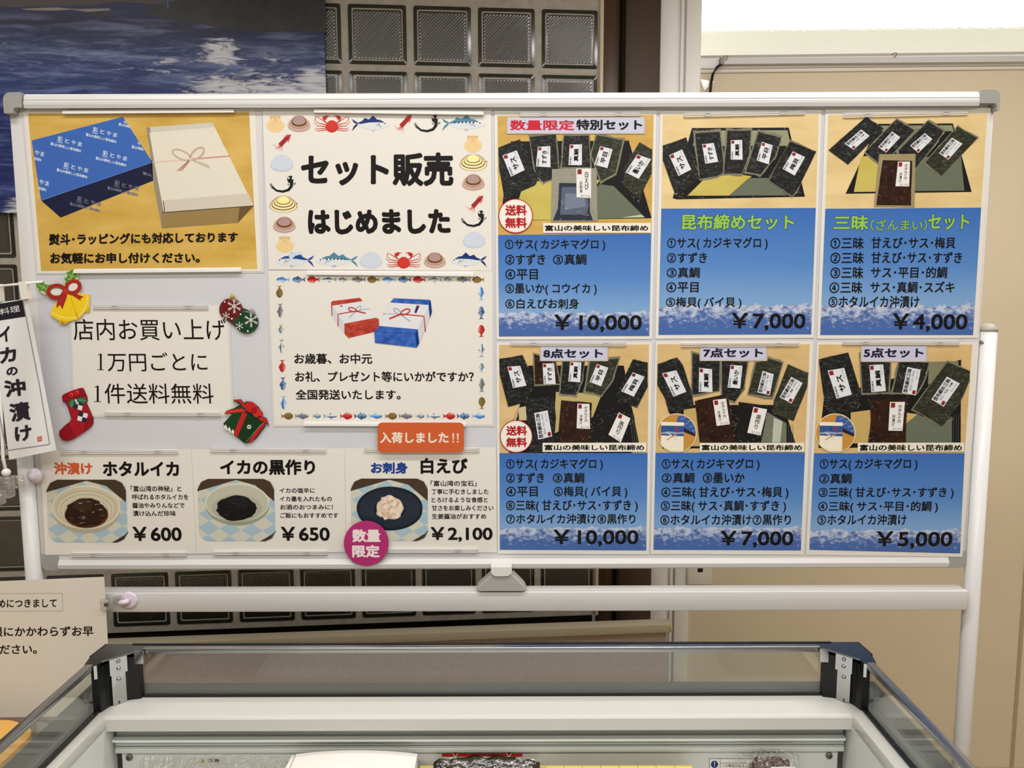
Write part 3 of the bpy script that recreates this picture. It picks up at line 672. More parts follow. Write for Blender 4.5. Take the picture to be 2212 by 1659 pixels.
# --- eight-piece set
NAVY = (30, 26, 52)
fr = (5.53, 1040, 720)
t, P = poster('eight pack set poster with free shipping circle, lower row, priced ¥10,000', [(1072.5, 740), (1409, 739), (1402, 1198), (1074.6, 1196)])
def fill(A):
    A.pg([(560, 385), (1700, 385), (1880, 1300), (1790, 1430), (330, 1430)], DK, 2); A.pg([(890, 700), (1440, 720), (1330, 1000), (860, 1200)], (190, 172, 112), 3)
    for x in (372, 404, 432): A.ln([(x+76, 880), (x, 1050)], 5, (96, 92, 84), 3)
    for x in (1800, 1826, 1850): A.ln([(x-30, 960), (x+10, 1300)], 5, (90, 90, 84), 3)
    A.pg([(440, 890), (530, 870), (540, 1040), (450, 1040)], (200, 186, 146), 4)
    pack(A, [(630, 250), (880, 330), (935, 600), (640, 610)], [(730, 362), (868, 358), (887, 605), (743, 607)], 'すずき', mat=BROWNP)
    pack(A, [(975, 340), (1230, 340), (1200, 560), (1130, 740), (940, 720)], [(1060, 340), (1193, 347), (1180, 585), (1037, 575)], '真鯛', l=8)
    pack(A, [(1300, 330), (1640, 300), (1560, 560), (1430, 740), (1240, 690)], [(1380, 367), (1515, 410), (1430, 633), (1290, 580)], '平目', l=10, mat=KELPG)
    pack(A, [(215, 305), (490, 260), (640, 600), (520, 820), (320, 880), (215, 480)], [(308, 400), (463, 388), (538, 625), (378, 655)], 'サス', film=1.0, l=12)
    pack(A, [(1810, 310), (1985, 350), (1985, 640), (1860, 890), (1590, 770)], [(1810, 465), (1948, 520), (1820, 757), (1668, 690)], '梅貝', film=1.0, l=12)
    pack(A, [(530, 780), (860, 750), (890, 1000), (870, 1310), (870, 1425), (580, 1425), (545, 1000)], [(630, 953), (790, 920), (845, 1230), (680, 1270)], '', 's', '甘えび・サス・すずき', film=1.0, l=13, mat=KELP)
    pack(A, [(955, 800), (1320, 830), (1290, 1310), (905, 1310)], [(1147, 840), (1290, 843), (1297, 1143), (1137, 1135)], 'ホタルイカ', 'v', '沖漬け', film=1.0, l=13, mat=BROWNP)
    pack(A, [(1440, 870), (1790, 990), (1690, 1310), (1280, 1300)], [(1640, 945), (1780, 1015), (1665, 1305), (1517, 1210)], '黒作り', 'v', film=1.0, l=14, mat=M((16, 17, 18), .35))
    streaks(A, [(220, 200), (650, 160), (1500, 260), (1980, 340), (1900, 1000), (1500, 1280), (300, 900)], 50, 4, GL, .7, .95)
photo_part(t, P, fr, [(1078, 745.3), (1402, 744), (1399, 978.6), (1079, 979)], TABLEQ, fill)
sky(t, P, [(1079, 979), (1399, 978.6), (1396, 1189), (1079.8, 1187.6)])
heading(t, P, fr, (718, 160, 1495, 320), [('8点セット', (738, 183, 1452, 297), NAVY, .042)])
caption(t, P, fr, (730, 1307, 1968, 1415), (752, 1330, 1945, 1398)); badge(t, P, fr, 415, 1232, 195, (295, 1105, 545, 1222), (295, 1243, 545, 1360))
items(t, P, G6b, [('①サス（カジキマグロ）', (64, 58, 465, 103)), ('②すずき', (64, 117, 222, 160)), ('③真鯛', (258, 117, 388, 160)), ('④平目', (64, 175, 195, 217)), ('⑤梅貝（バイ貝）', (262, 173, 567, 217)), ('⑥三昧（甘えび・サス・すずき）', (64, 230, 610, 275)), ('⑦ホタルイカ沖漬け⑧黒作り', (64, 288, 600, 330))], ('￥10,000', (260, 353, 613, 423)))
def inset(t, P, fr, cx, cy, rx, ry):
    """round picture of the wrapped gift boxes"""
    A = Art(fr, P); A.ell(cx, cy, rx, ry, (240, 226, 200), 20, n=48); A.ell(cx, cy, rx*.965, ry*.965, (196, 142, 66), 21, n=48)
    X = lambda u: cx+rx*u; Y = lambda v: cy+ry*v
    A.pg([(X(.06), Y(-.86)), (X(.3), Y(-.87)), (X(.6), Y(-.74)), (X(.88), Y(-.36)), (X(.95), Y(.02)), (X(.94), Y(.06)), (X(.3), Y(-.3)), (X(-.02), Y(-.5))], (62, 94, 158), 22)
    A.pg([(X(.3), Y(-.3)), (X(.94), Y(.06)), (X(.9), Y(.18)), (X(.36), Y(-.05))], (40, 36, 48), 22)
    for u, v in ((.2, -.7), (.56, -.58), (.3, -.4), (.62, -.3), (.76, -.08)): A.ln([(X(u), Y(v)), (X(u+.24), Y(v-.1))], .02*rx, (176, 196, 226), 23)
    A.pg([(X(-.78), Y(-.57)), (X(.36), Y(-.54)), (X(.33), Y(.9)), (X(.1), Y(.94)), (X(-.3), Y(.92)), (X(-.6), Y(.76)), (X(-.79), Y(.58))], (238, 230, 212), 24)
    A.pg([(X(-.78), Y(-.38)), (X(.36), Y(-.36)), (X(.35), Y(.17)), (X(-.78), Y(.12))], (52, 84, 150), 25); A.pg([(X(-.78), Y(-.02)), (X(-.4), Y(-.08)), (X(0), Y(-.03)), (X(.36), Y(-.04)), (X(.35), Y(.04)), (X(-.78), Y(.04))], (150, 168, 204), 26)
    A.ln([(X(-.5), Y(.36)), (X(-.2), Y(.16)), (X(.1), Y(-.02))], .05*rx, (200, 150, 120), 27); A.ln([(X(-.5), Y(-.02)), (X(-.2), Y(.16)), (X(0), Y(.36))], .05*rx, (224, 214, 190), 27)
    A.ln([(X(0), Y(-.3)), (X(-.02), Y(-.1))], .12*rx, (170, 48, 48), 27)
    s = [(X(-.27), Y(-.12)), (X(-.19), Y(-.12)), (X(-.19), Y(-.33)), (X(-.27), Y(-.33))]; A.txq('お\nれ\nい', s, (24, 30, 60), 27, 0)
    A.build('gift_box_inset', t)
# --- seven-piece set
fr = (5.821, 1400, 720)
t, P = poster('seven pack set poster with round gift box inset, middle of lower row', [(1416.3, 737), (1757, 737), (1737, 1198.5), (1405, 1197)])
def fill(A):
    A.pg([(300, 900), (1700, 900), (1850, 1370), (1850, 1440), (180, 1450), (180, 1400)], DK, 2); A.pg([(450, 960), (640, 930), (700, 1420), (420, 1420)], (196, 168, 104), 3)
    A.pg([(1480, 980), (1740, 1130), (1740, 1372), (1420, 1372)], (112, 118, 104), 3); A.pg([(1580, 1060), (1690, 1110), (1660, 1372), (1560, 1372)], (186, 190, 174), 4)
    for x in (1764, 1792, 1818): A.ln([(x, 1150), (x+10, 1370)], 5, (92, 90, 84), 3)
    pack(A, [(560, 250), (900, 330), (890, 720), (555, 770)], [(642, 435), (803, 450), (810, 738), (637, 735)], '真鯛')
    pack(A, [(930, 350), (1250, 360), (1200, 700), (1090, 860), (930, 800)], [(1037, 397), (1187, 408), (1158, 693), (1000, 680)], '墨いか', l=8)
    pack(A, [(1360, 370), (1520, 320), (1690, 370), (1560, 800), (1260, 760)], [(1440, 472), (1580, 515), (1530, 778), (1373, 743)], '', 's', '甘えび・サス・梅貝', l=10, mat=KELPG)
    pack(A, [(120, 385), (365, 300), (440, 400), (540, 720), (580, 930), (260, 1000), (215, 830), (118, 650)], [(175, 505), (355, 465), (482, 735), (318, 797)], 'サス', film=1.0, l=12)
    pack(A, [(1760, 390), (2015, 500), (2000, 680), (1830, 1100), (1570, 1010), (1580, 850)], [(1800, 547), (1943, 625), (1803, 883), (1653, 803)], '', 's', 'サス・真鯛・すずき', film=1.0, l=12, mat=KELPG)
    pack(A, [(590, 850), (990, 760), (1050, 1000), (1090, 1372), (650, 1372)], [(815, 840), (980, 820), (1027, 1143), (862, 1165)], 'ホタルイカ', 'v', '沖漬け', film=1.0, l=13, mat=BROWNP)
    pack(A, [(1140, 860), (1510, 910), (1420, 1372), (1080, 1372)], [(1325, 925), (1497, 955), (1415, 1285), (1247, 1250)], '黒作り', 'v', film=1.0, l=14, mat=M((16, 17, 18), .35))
    streaks(A, [(130, 330), (500, 180), (1500, 300), (1980, 420), (1960, 900), (1500, 1280), (300, 1000)], 60, 4, GL, .7, .95)
photo_part(t, P, fr, [(1420, 743.5), (1749.6, 743.5), (1738.8, 978), (1416, 978)], TABLEQ, fill)
sky(t, P, [(1416, 978), (1738.8, 978), (1730, 1189), (1411.6, 1187.6)])
heading(t, P, fr, (668, 165, 1478, 335), [('7点セット', (693, 185, 1447, 305), NAVY, .042)])
inset(t, P, fr, 360, 1253, 252, 246); caption(t, P, fr, (650, 1377, 1962, 1488), (672, 1400, 1937, 1473))
items(t, P, G6b, [('①サス（カジキマグロ）', (710, 58, 1115, 103)), ('②真鯛', (710, 117, 845, 160)), ('③墨いか', (880, 117, 1053, 160)), ('④三昧（甘えび・サス・梅貝）', (708, 175, 1235, 220)), ('⑤三昧（サス・真鯛・すずき）', (706, 232, 1225, 277)), ('⑥ホタルイカ沖漬け⑦黒作り', (704, 290, 1245, 335))], ('￥7,000', (953, 358, 1255, 428)))
# --- five-piece set
fr = (5.027, 1740, 720)
t, P = poster('five pack set poster with round gift box inset, bottom right, priced ¥5,000', [(1764.9, 738), (2115, 738), (2079, 1203), (1740.7, 1198.5)])
def fill(A):
    A.pg([(200, 700), (1690, 285), (1685, 1240), (140, 1245)], DK, 2); A.pg([(490, 860), (715, 830), (700, 1195), (500, 1195)], (196, 168, 104), 3)
    A.pg([(1090, 860), (1215, 880), (1090, 980)], (204, 178, 112), 4); A.pg([(1210, 870), (1480, 1010), (1590, 900), (1590, 1192), (1080, 1192), (1080, 985)], GREEN, 3); A.pg([(1340, 310), (1660, 300), (1660, 420), (1330, 560)], (128, 128, 100), 3)
    for x in (1612, 1640, 1664): A.ln([(x, 880), (x-4, 1190)], 5, (78, 76, 72), 3)
    pack(A, [(595, 230), (920, 320), (900, 640), (620, 650)], [(693, 345), (843, 337), (873, 627), (715, 640)], '真鯛')
    pack(A, [(1020, 300), (1340, 320), (1290, 500), (1210, 650), (950, 640)], [(1105, 365), (1252, 395), (1197, 675), (1047, 645)], '', 's', '甘えび・サス・すずき', l=8)
    pack(A, [(140, 280), (465, 205), (600, 640), (560, 830), (250, 880), (200, 700)], [(240, 405), (420, 375), (503, 665), (337, 710)], 'サス', film=1.0, l=10)
    pack(A, [(1540, 310), (1785, 410), (1780, 520), (1680, 740), (1480, 1010), (1170, 820)], [(1535, 470), (1677, 545), (1500, 797), (1367, 717)], '', 's', 'サス・平目・的鯛', film=1.03, l=12, mat=KELPG)
    pack(A, [(700, 720), (1110, 700), (1095, 1000), (1090, 1192), (680, 1192), (710, 950)], [(917, 745), (1080, 745), (1053, 1060), (900, 1057)], 'ホタルイカ', 'v', '沖漬け', film=1.0, l=13, mat=BROWNP)
    streaks(A, [(150, 220), (500, 150), (1350, 200), (1800, 300), (1700, 900), (1400, 1080), (300, 880)], 56, 4, GL, .7, .95)
photo_part(t, P, fr, [(1768.8, 744.3), (2100.4, 744.3), (2083.7, 979.2), (1758.3, 979.2)], TABLEQ, fill)
sky(t, P, [(1758.3, 979.2), (2083.7, 979.2), (2074, 1195.4), (1748.5, 1187.6)])
heading(t, P, fr, (618, 140, 1305, 300), [('5点セット', (633, 158, 1283, 265), NAVY, .042)])
inset(t, P, fr, 325, 1083, 219, 213); caption(t, P, fr, (567, 1188, 1722, 1285), (588, 1207, 1700, 1277))
items(t, P, G6b, [('①サス（カジキマグロ）', (1365, 58, 1770, 103)), ('②真鯛', (1363, 120, 1497, 163)), ('③三昧（甘えび・サス・すずき）', (1360, 177, 1920, 220)), ('④三昧（サス・平目・的鯛）', (1358, 235, 1855, 278)), ('⑤ホタルイカ沖漬け', (1355, 290, 1725, 335))], ('￥5,000', (1600, 360, 1915, 432)))
# ------------------------------------------------------------------ gift wrapping poster
SK = lambda *p: p
fr = (2.676, 0, 0)
t, P = poster('gold poster with blue wrapped box beside white box tied with ribbon', [(50, 239), (551, 236), (566, 586), (82, 590.5)], [(45, 237), (566, 234), (571, 589.5), (78, 593)])
A = Art(fr, P); A.poly([P(*p, 1) for p in ((60.5, 245), (538, 242), (555.7, 581), (88.6, 585.6))], woodprint('gold_cloth_print', (194, 154, 62), (220, 184, 100))); A.build('gold_background', t)
A = Art(fr, P); BL_ = (62, 104, 184); NV = (28, 32, 62)
A.pg([(183, 812), (710, 675), (880, 935), (237, 1158)], BL_, 3); A.pg([(237, 1158), (880, 935), (885, 1045), (350, 1258)], NV, 3)
A.ln([(240, 1158), (400, 1102), (600, 1034), (880, 938)], 4, (92, 130, 200), 4)
def wrap(A, x, y, c, k=1.0, part=None):
    """shop pattern on the wrapping paper, running down to the right"""
    dx, dy = .97, .24
    def Q(u0, v0, u1, v1): return [(x+k*(u*dx-v*.10), y+k*(u*dy+v*.97)) for u, v in ((u0, v1), (u1, v1), (u1, v0), (u0, v0))]
    if part != 'r': A.txq('彩', Q(38, -18, 68, 14), c, 5, .02); A.pg(Q(34, 17, 70, 20), c, 5)
    if part == 'r': A.txq('やま', Q(0, -18, 60, 12), c, 5, .02); A.txq('昆布締め', Q(0, 26, 46, 46), c, 5, .03)
    else:
        for i, ch in enumerate('とやま'): A.txq(ch, Q(82+38*i, -14, 108+38*i, 12), c, 5, .02)
        A.txq('富山の美味しい昆布締め', Q(0, 28, 182, 47), c, 5, .03)
LT = (206, 220, 240); DG = (118, 122, 138)
for x, y in ((500, 740), (296, 793), (557, 876), (332, 944)): wrap(A, x, y, LT)
wrap(A, 200, 882, LT, .95, 'r'); wrap(A, 226, 1052, LT, 1.0, 'r')
for x, y in ((625, 1048), (408, 1140)): wrap(A, x, y, DG)
for q in ([(685, 725), (752, 742), (752, 724), (688, 708)], [(760, 856), (834, 874), (824, 852), (764, 838)]): A.txq('富山の美味', q, LT, 5, .03)
A.txq('や', [(795, 838), (815, 842), (812, 822), (793, 818)], LT, 5, .02); A.txq('彩', [(716, 712), (736, 716), (732, 700), (714, 698)], LT, 5, .02)
A.txq('富山', [(826, 1008), (876, 1022), (872, 1004), (824, 990)], DG, 5, .03)
A.build('blue_wrapped_box', t)
A = Art(fr, P)
A.pg([(845, 735), (862, 735), (960, 1160), (948, 1228), (935, 1318), (885, 1050), (868, 880)], (150, 140, 118), 3)
A.pg([(858, 735), (1228, 708), (1467, 1190), (948, 1228), (900, 980)], (226, 219, 204), 4)
A.pg([(858, 735), (1228, 708), (1240, 735), (864, 766)], (205, 200, 184), 5); A.pg([(944, 1158), (1436, 1118), (1467, 1190), (948, 1228)], (208, 200, 184), 5)
A.pg([(936, 1230), (1467, 1190), (1375, 1288), (936, 1320)], (150, 126, 78), 4); A.pg([(1385, 1198), (1467, 1190), (1375, 1288)], (104, 84, 50), 5)
A.ln([(944, 1160), (952, 1224)], 4, (60, 46, 34), 6); A.ln([(936, 1230), (948, 1228), (1200, 1209), (1467, 1190)], 4, (64, 50, 36), 6); A.ln([(862, 738), (868, 766)], 4, (70, 58, 44), 6)
A.ln([(885, 938), (1100, 922)], 7, (228, 196, 180), 6); A.ln([(1100, 920), (1330, 902)], 7, (206, 140, 132), 6)
def loop_(A, cx, cy, ex, ey, w, c, l, th=7):
    dx, dy = ex-cx, ey-cy; L = math.hypot(dx, dy); nx, ny = -dy/L, dx/L
    ps = [(cx+dx*(.5-.5*math.cos(a))+nx*w*math.sin(a), cy+dy*(.5-.5*math.cos(a))+ny*w*math.sin(a)) for a in (2*math.pi*i/24 for i in range(25))]
    A.ln(ps, th, c, l)
loop_(A, 1100, 918, 998, 872, 24, (196, 176, 158), 7, 9); loop_(A, 1104, 918, 1176, 858, 24, (204, 164, 156), 7, 10)
for k in range(4): A.ln([(1098, 922), (1060+k*6, 955), (1022+k*9, 988)], 3, (186, 118, 112), 7); A.ln([(1106, 922), (1160, 950-k*4), (1216-k*3, 974-k*6)], 3, (206, 190, 172), 7)
A.pg([(1090, 910), (1110, 906), (1114, 928), (1094, 930)], (210, 196, 176), 8); A.build('white_gift_box', t)
A = Art(fr, P); A.txq('熨斗･ラッピングにも対応しております', [(283, 1418), (1375, 1400), (1375, 1340), (283, 1352)], INK, 6, .042); A.build('lettering', t); A = Art(fr, P)
A.txq('お気軽にお申し付けください。', [(290, 1526), (1155, 1520), (1155, 1460), (290, 1460)], INK, 6, .042); A.build('lettering', t)
# ------------------------------------------------------------------ seafood picture kinds
class Fig:
    """unit-box drawing inside an Art, x right 0..1, y down 0..1"""
    def __init__(s, A, box, l=2, flip=False, rot=0): s.A, s.b, s.l, s.flip, s.rot = A, box, l, flip, rot
    def p(s, x, y):
        x0, y0, x1, y1 = s.b
        if s.flip: x = 1-x
        if s.rot == 0: return (x0+(x1-x0)*x, y0+(y1-y0)*y)
        if s.rot == 90: return (x0+(x1-x0)*(1-y), y0+(y1-y0)*x)
        if s.rot == -90: return (x0+(x1-x0)*y, y0+(y1-y0)*(1-x))
        return (x0+(x1-x0)*(1-x), y0+(y1-y0)*(1-y))
    def pg(s, pts, c, k=0): s.A.pg([s.p(*q) for q in pts], c, s.l+k); return s
    def el(s, cx, cy, rx, ry, c, k=0, a0=0, a1=360, n=20):
        return s.pg([(cx+rx*math.cos(math.radians(a0+(a1-a0)*i/n)), cy+ry*math.sin(math.radians(a0+(a1-a0)*i/n))) for i in range(n+(0 if a1-a0 >= 360 else 1))], c, k)
    def ln(s, pts, w, c, k=0, w1=None):
        x0, y0, x1, y1 = s.b; W_ = min(abs(x1-x0), abs(y1-y0)); s.A.ln([s.p(*q) for q in pts], w*W_, c, s.l+k, None if w1 is None else w1*W_); return s
def scallop(f):
    f.pg([(.17, .02), (.8, .02), (.76, .25), (.2, .25)], (220, 184, 132))
    ps = [(.5+.5*math.cos(a)*(1 if math.sin(a) > -.3 else .9), .58+.42*math.sin(a)) for a in (2*math.pi*i/28 for i in range(28))]
    f.pg(ps, (236, 206, 152), 1)
    for i in range(7):
        a = math.radians(200+i*23.3); f.ln([(.5, .2), (.5+.46*math.cos(a-math.pi), .58+.38*abs(math.sin(a)))], .02, (224, 190, 136), 2)
def shell(f, base, bands, rim=None, top=None):
    def dome(k, dy=0): return [(.5-.5*k, .62+dy), (.5-.42*k, .62-.3*k+dy), (.5-.22*k, .62-.55*k+dy), (.5-.08*k, .62-.61*k+dy), (.5+.08*k, .62-.61*k+dy), (.5+.22*k, .62-.55*k+dy), (.5+.42*k, .62-.3*k+dy), (.5+.5*k, .62+dy)]+[(.5+.5*k*math.cos(a), .62+dy+.38*k*math.sin(a)) for a in (math.pi*i/12 for i in range(1, 12))]
    if rim: f.pg(dome(1), rim)
    f.pg(dome(.96 if rim else 1), base, 1)
    for i, (k, c) in enumerate(bands): f.pg(dome(k, -(1-k)*.56), c, 2+i)
def clam(f): shell(f, (190, 158, 156), [(.86, (226, 204, 172)), (.82, (178, 142, 140)), (.7, (216, 190, 160)), (.66, (116, 76, 40)), (.52, (224, 196, 150)), (.5, (176, 144, 146))], (226, 204, 172))
def turban(f):
    f.pg([(0, .64), (.1, .56), (.1, .72)], (240, 206, 170)); f.pg([(.9, .6), (.97, .44), (1, .5), (.94, .7)], (240, 206, 170)); f.pg([(.96, .44), (1, .4), (1, .52)], (50, 40, 36), 1)
    shell(f, (238, 230, 178), [(.86, (124, 84, 38)), (.8, (240, 232, 180)), (.68, (124, 84, 38)), (.62, (242, 236, 176)), (.5, (124, 84, 38)), (.45, (244, 238, 160))], (140, 96, 48))
def pale(f): shell(f, (196, 206, 222), [(.9, (204, 212, 226))])
def crab(f):
    R = (196, 44, 40)
    f.el(.5, .68, .17, .32, R, 2); f.el(.5, .6, .15, .3, (206, 54, 46), 3)
    for sx in (-1, 1):
        X = lambda u: .5+sx*u
        for a, b_, c in (((.1, .5), (.33, .2), (.44, .07)), ((.12, .58), (.4, .45), (.47, .14)), ((.14, .66), (.4, .62), (.48, .42)), ((.14, .74), (.36, .8), (.46, .74)), ((.14, .84), (.36, .92), (.47, .84))):
            f.ln([(X(a[0]), a[1]), (X(b_[0]), b_[1]), (X(c[0]), c[1])], .055, R, 1, .02)
        f.ln([(X(.44), .07), (X(.49), .5)], .03, R, 1, .01)
        f.ln([(X(.12), .5), (X(.2), .36), (X(.2), .24)], .07, R, 2); f.pg([(X(.22), .3), (X(.14), .22), (X(.12), .1), (X(.04), .06), (X(.16), .02), (X(.25), .1), (X(.26), .2)], R, 2)
def tuna(f, back=(30, 50, 112), dots=False):
    f.pg([(0, .2), (.05, .42), (.12, .5), (.05, .66), (0, .95), (.14, .62), (.2, .52), (.14, .4)], back)
    f.pg([(.12, .5), (.3, .28), (.55, .2), (.75, .26), (.9, .46), (1, .58), (.92, .7), (.75, .82), (.55, .88), (.3, .76)], (216, 222, 226), 1)
    f.pg([(.12, .5), (.3, .28), (.55, .2), (.75, .26), (.88, .44), (.7, .4), (.45, .42), (.25, .5)], back, 2)
    f.pg([(.45, .24), (.56, .0), (.66, .22)], back, 1); f.pg([(.28, .32), (.34, .14), (.46, .24)], back, 1); f.pg([(.5, .84), (.58, 1), (.62, .84)], (196, 202, 208), 1); f.pg([(.6, .5), (.74, .56), (.68, .64)], (176, 186, 194), 3)
    f.el(.87, .48, .03, .09, (240, 240, 240), 3); f.el(.872, .48, .016, .05, (30, 30, 40), 4); f.ln([(.75, .3), (.71, .5), (.76, .7)], .035, (110, 124, 136), 3)
    if dots:
        for i in range(6): f.el(.3+.085*i, .44, .018, .05, (30, 44, 70), 4)
def sardine(f): tuna(f, (86, 134, 160), True)
def flying(f):
    tuna(f, (38, 72, 146)); f.pg([(.62, .4), (.66, .14), (.5, .0), (.34, .02), (.3, .14), (.46, .2), (.56, .42)], (198, 216, 230), 5)
def squid(f):
    for i in range(6): f.ln([(.42, .62), (.3+.05*i, .78), (.04+.1*i, .74+.05*(i+1) if i else .6)], .05, (214, 116, 108), 0, .015)
    f.pg([(.34, .56), (.66, .2), (.86, .1), (.84, .34), (.52, .74)], (160, 40, 44), 1); f.pg([(.62, .2), (.76, .02), (1, 0), (.94, .3), (.84, .5), (.84, .26)], (208, 88, 88), 2); f.pg([(.66, .22), (1, 0), (.8, .36)], (150, 34, 40), 3)
def eel(f):
    K = (22, 24, 26)
    f.pg([(0, .5), (.06, .44), (.16, .66), (.14, .82), (.04, .7)], (112, 130, 134)); f.pg([(.66, .5), (.74, .44), (.76, .6)], (120, 134, 138)); f.pg([(.9, .44), (1, .4), (1, .5), (.92, .58)], (120, 134, 138))
    f.ln([(.1, .66), (.26, .88), (.5, .94), (.72, .84), (.83, .62), (.84, .3)], .1, K, 1, .2); f.el(.79, .22, .12, .22, K, 2); f.el(.73, .14, .03, .06, (236, 236, 236), 3); f.el(.87, .16, .03, .06, (236, 236, 236), 3)
fr = (3.77, 560, 180)
t, P = poster('white announcement poster bordered with shellfish, crabs and squid', [(566.6, 235.7), (1061, 236), (1063, 584.5), (580.4, 582.4)])
A = Art(fr, P)
for fn, box, fl in ((scallop, (58, 260, 205, 400), 0), (clam, (228, 260, 420, 398), 0), (crab, (443, 258, 740, 400), 0), (tuna, (753, 262, 1063, 398), 0), (squid, (1088, 258, 1243, 398), 0), (eel, (1260, 258, 1475, 398), 0), (sardine, (1487, 258, 1843, 395), 0),
        (squid, (102, 416, 258, 553), 0), (pale, (90, 580, 280, 720), 0), (eel, (85, 752, 298, 890), 0), (turban, (83, 915, 310, 1053), 0), (clam, (108, 1085, 300, 1220), 0), (scallop, (135, 1245, 282, 1378), 0),
        (flying, (125, 1375, 447, 1505), 1), (sardine, (453, 1375, 805, 1505), 1), (pale, (815, 1375, 1002, 1508), 0), (crab, (1030, 1372, 1323, 1508), 0), (clam, (1337, 1375, 1523, 1508), 0), (tuna, (1548, 1377, 1853, 1505), 1),
        (scallop, (1667, 423, 1815, 563), 0), (turban, (1630, 575, 1855, 715), 0), (clam, (1648, 738, 1840, 876), 0), (squid, (1672, 915, 1825, 1053), 0), (eel, (1642, 1035, 1850, 1170), 0), (pale, (1655, 1208, 1842, 1343), 0)):
    fn(Fig(A, box, 2, bool(fl)))
A.build('seafood_border', t)
A = Art(fr, P); A.txq('セット販売', [(338, 832), (1583, 840), (1578, 562), (342, 572)], INK, 3, .042); A.build('lettering', t); A = Art(fr, P); A.txq('はじめました', [(400, 1232), (1560, 1226), (1552, 1024), (392, 1026)], INK, 3, .055); A.build('lettering', t)
# ------------------------------------------------------------------ gift season poster
def smallfish(f, body, back, belly, fin, kind=0):
    h = (.3, .36, .42, .2, .28, .3, .46)[kind]
    f.pg([(.78, .5), (.98, .16), (.94, .5), (1, .86)], fin); f.pg([(.3, .5-h), (.45, .02), (.62, .5-h*.7)], fin); f.pg([(.4, .5+h*.8), (.5, .98), (.6, .5+h*.7)], fin)
    f.pg([(0, .52), (.12, .5-h*.7), (.34, .5-h), (.6, .5-h*.7), (.84, .46), (.84, .54), (.6, .5+h*.8), (.34, .5+h), (.12, .5+h*.7)], body, 1)
    f.pg([(.04, .45), (.14, .5-h*.7), (.34, .5-h), (.6, .5-h*.7), (.84, .46), (.6, .5-h*.2), (.3, .5-h*.3)], back, 2); f.pg([(.08, .6), (.34, .5+h*.4), (.62, .5+h*.4), (.5, .5+h*.85), (.3, .5+h), (.14, .5+h*.7)], belly, 2)
    f.el(.14, .44, .028, .06, (24, 26, 36), 3)
    if kind == 5:
        for i in range(6): f.ln([(.24+.1*i, .28), (.26+.1*i, .74)], .07, (84, 86, 92), 3)
    if kind == 1: f.el(.4, .46, .06, .09, (40, 52, 80), 3)
    if kind == 4: f.pg([(.3, .5), (.5, .44), (.52, .6), (.34, .64)], (214, 196, 96), 3)
    if kind == 6:
        for x, y in ((.3, .3), (.5, .4), (.4, .6), (.24, .55), (.56, .6)): f.el(x, y, .025, .04, (168, 146, 96), 3)
KF = [((118, 166, 220), (64, 110, 184), (200, 222, 240), (150, 186, 222)), ((112, 144, 184), (66, 92, 132), (132, 164, 200), (58, 76, 108)), ((196, 52, 50), (170, 36, 42), (222, 120, 110), (176, 40, 44)), ((206, 214, 222), (50, 70, 106), (222, 228, 232), (150, 162, 176)), ((126, 160, 202), (80, 116, 164), (188, 204, 222), (216, 200, 110)), ((146, 148, 154), (112, 114, 122), (186, 188, 192), (130, 132, 138)), ((128, 104, 56), (112, 90, 46), (140, 116, 66), (150, 124, 70))]
fr = (4.047, 560, 570)
t, P = poster('white gift season poster with small fish border and two drawn gift boxes', [(580.3, 585.3), (1063.3, 585.3), (1064, 918.4), (592.6, 919)], [(576, 584), (1066, 584), (1068.5, 922), (589, 922.5)])
A = Art(fr, P)
WD = (124, 118, 112, 130, 84, 128, 110)
top = (208, 345, 473, 612, 737, 868, 998, 1135, 1270, 1397, 1535, 1653, 1785, 1915); bot = (243, 373, 500, 622, 760, 885, 1017, 1152, 1280, 1405, 1525, 1660, 1783, 1915)
for i, x in enumerate(top): k = i % 7; smallfish(Fig(A, (x-WD[k]/2, 105, x+WD[k]/2, 170)), *KF[k], k)
for i, x in enumerate(bot): k = 6-i % 7; smallfish(Fig(A, (x-WD[k]/2, 1298, x+WD[k]/2, 1364), 2, False, 180), *KF[k], k)
for i, y in enumerate((243, 408, 567, 722, 893, 1048, 1213)): k = 6-i; x = 177+i*6; smallfish(Fig(A, (x-32, y-WD[k]/2, x+32, y+WD[k]/2), 2, False, -90), *KF[k], k)
for i, y in enumerate((260, 428, 587, 755, 908, 1060, 1217)): k = i; x = 1940+i; smallfish(Fig(A, (x-32, y-WD[k]/2, x+32, y+WD[k]/2), 2, False, 90), *KF[k], k)
A.build('fish_border', t)
k_ = NT('red_wash_print', .42); fn = k_.noise(k_.tc.outputs['Object'], 90, 2); REDW = k_.col(k_.ramp(fn, [(.35, (160, 44, 36)), (.65, (196, 76, 56))])).m
k_ = NT('blue_wash_print', .42); fn = k_.noise(k_.tc.outputs['Object'], 90, 2); BLUW = k_.col(k_.ramp(fn, [(.35, (28, 72, 162)), (.65, (60, 108, 196))])).m
G1, G2 = (208, 208, 214), (224, 224, 228); RD = (190, 46, 40); SV = (176, 178, 188)
A = Art(fr, P)
A.pg([(627, 338), (640, 325), (880, 296), (903, 325), (1022, 470), (1046, 484), (1050, 585), (780, 650), (760, 632), (690, 550), (632, 452)], G1, 2)
A.pg([(627, 338), (640, 325), (880, 296), (905, 325), (640, 366), (638, 400), (640, 456), (632, 452)], REDW, 3); A.pg([(640, 366), (905, 325), (1022, 470), (745, 522)], G2, 3)
A.pg([(745, 522), (1022, 470), (1046, 484), (1050, 585), (780, 650), (745, 610)], REDW, 4); A.ln([(748, 524), (775, 552), (1048, 496)], 4, (150, 36, 32), 5)
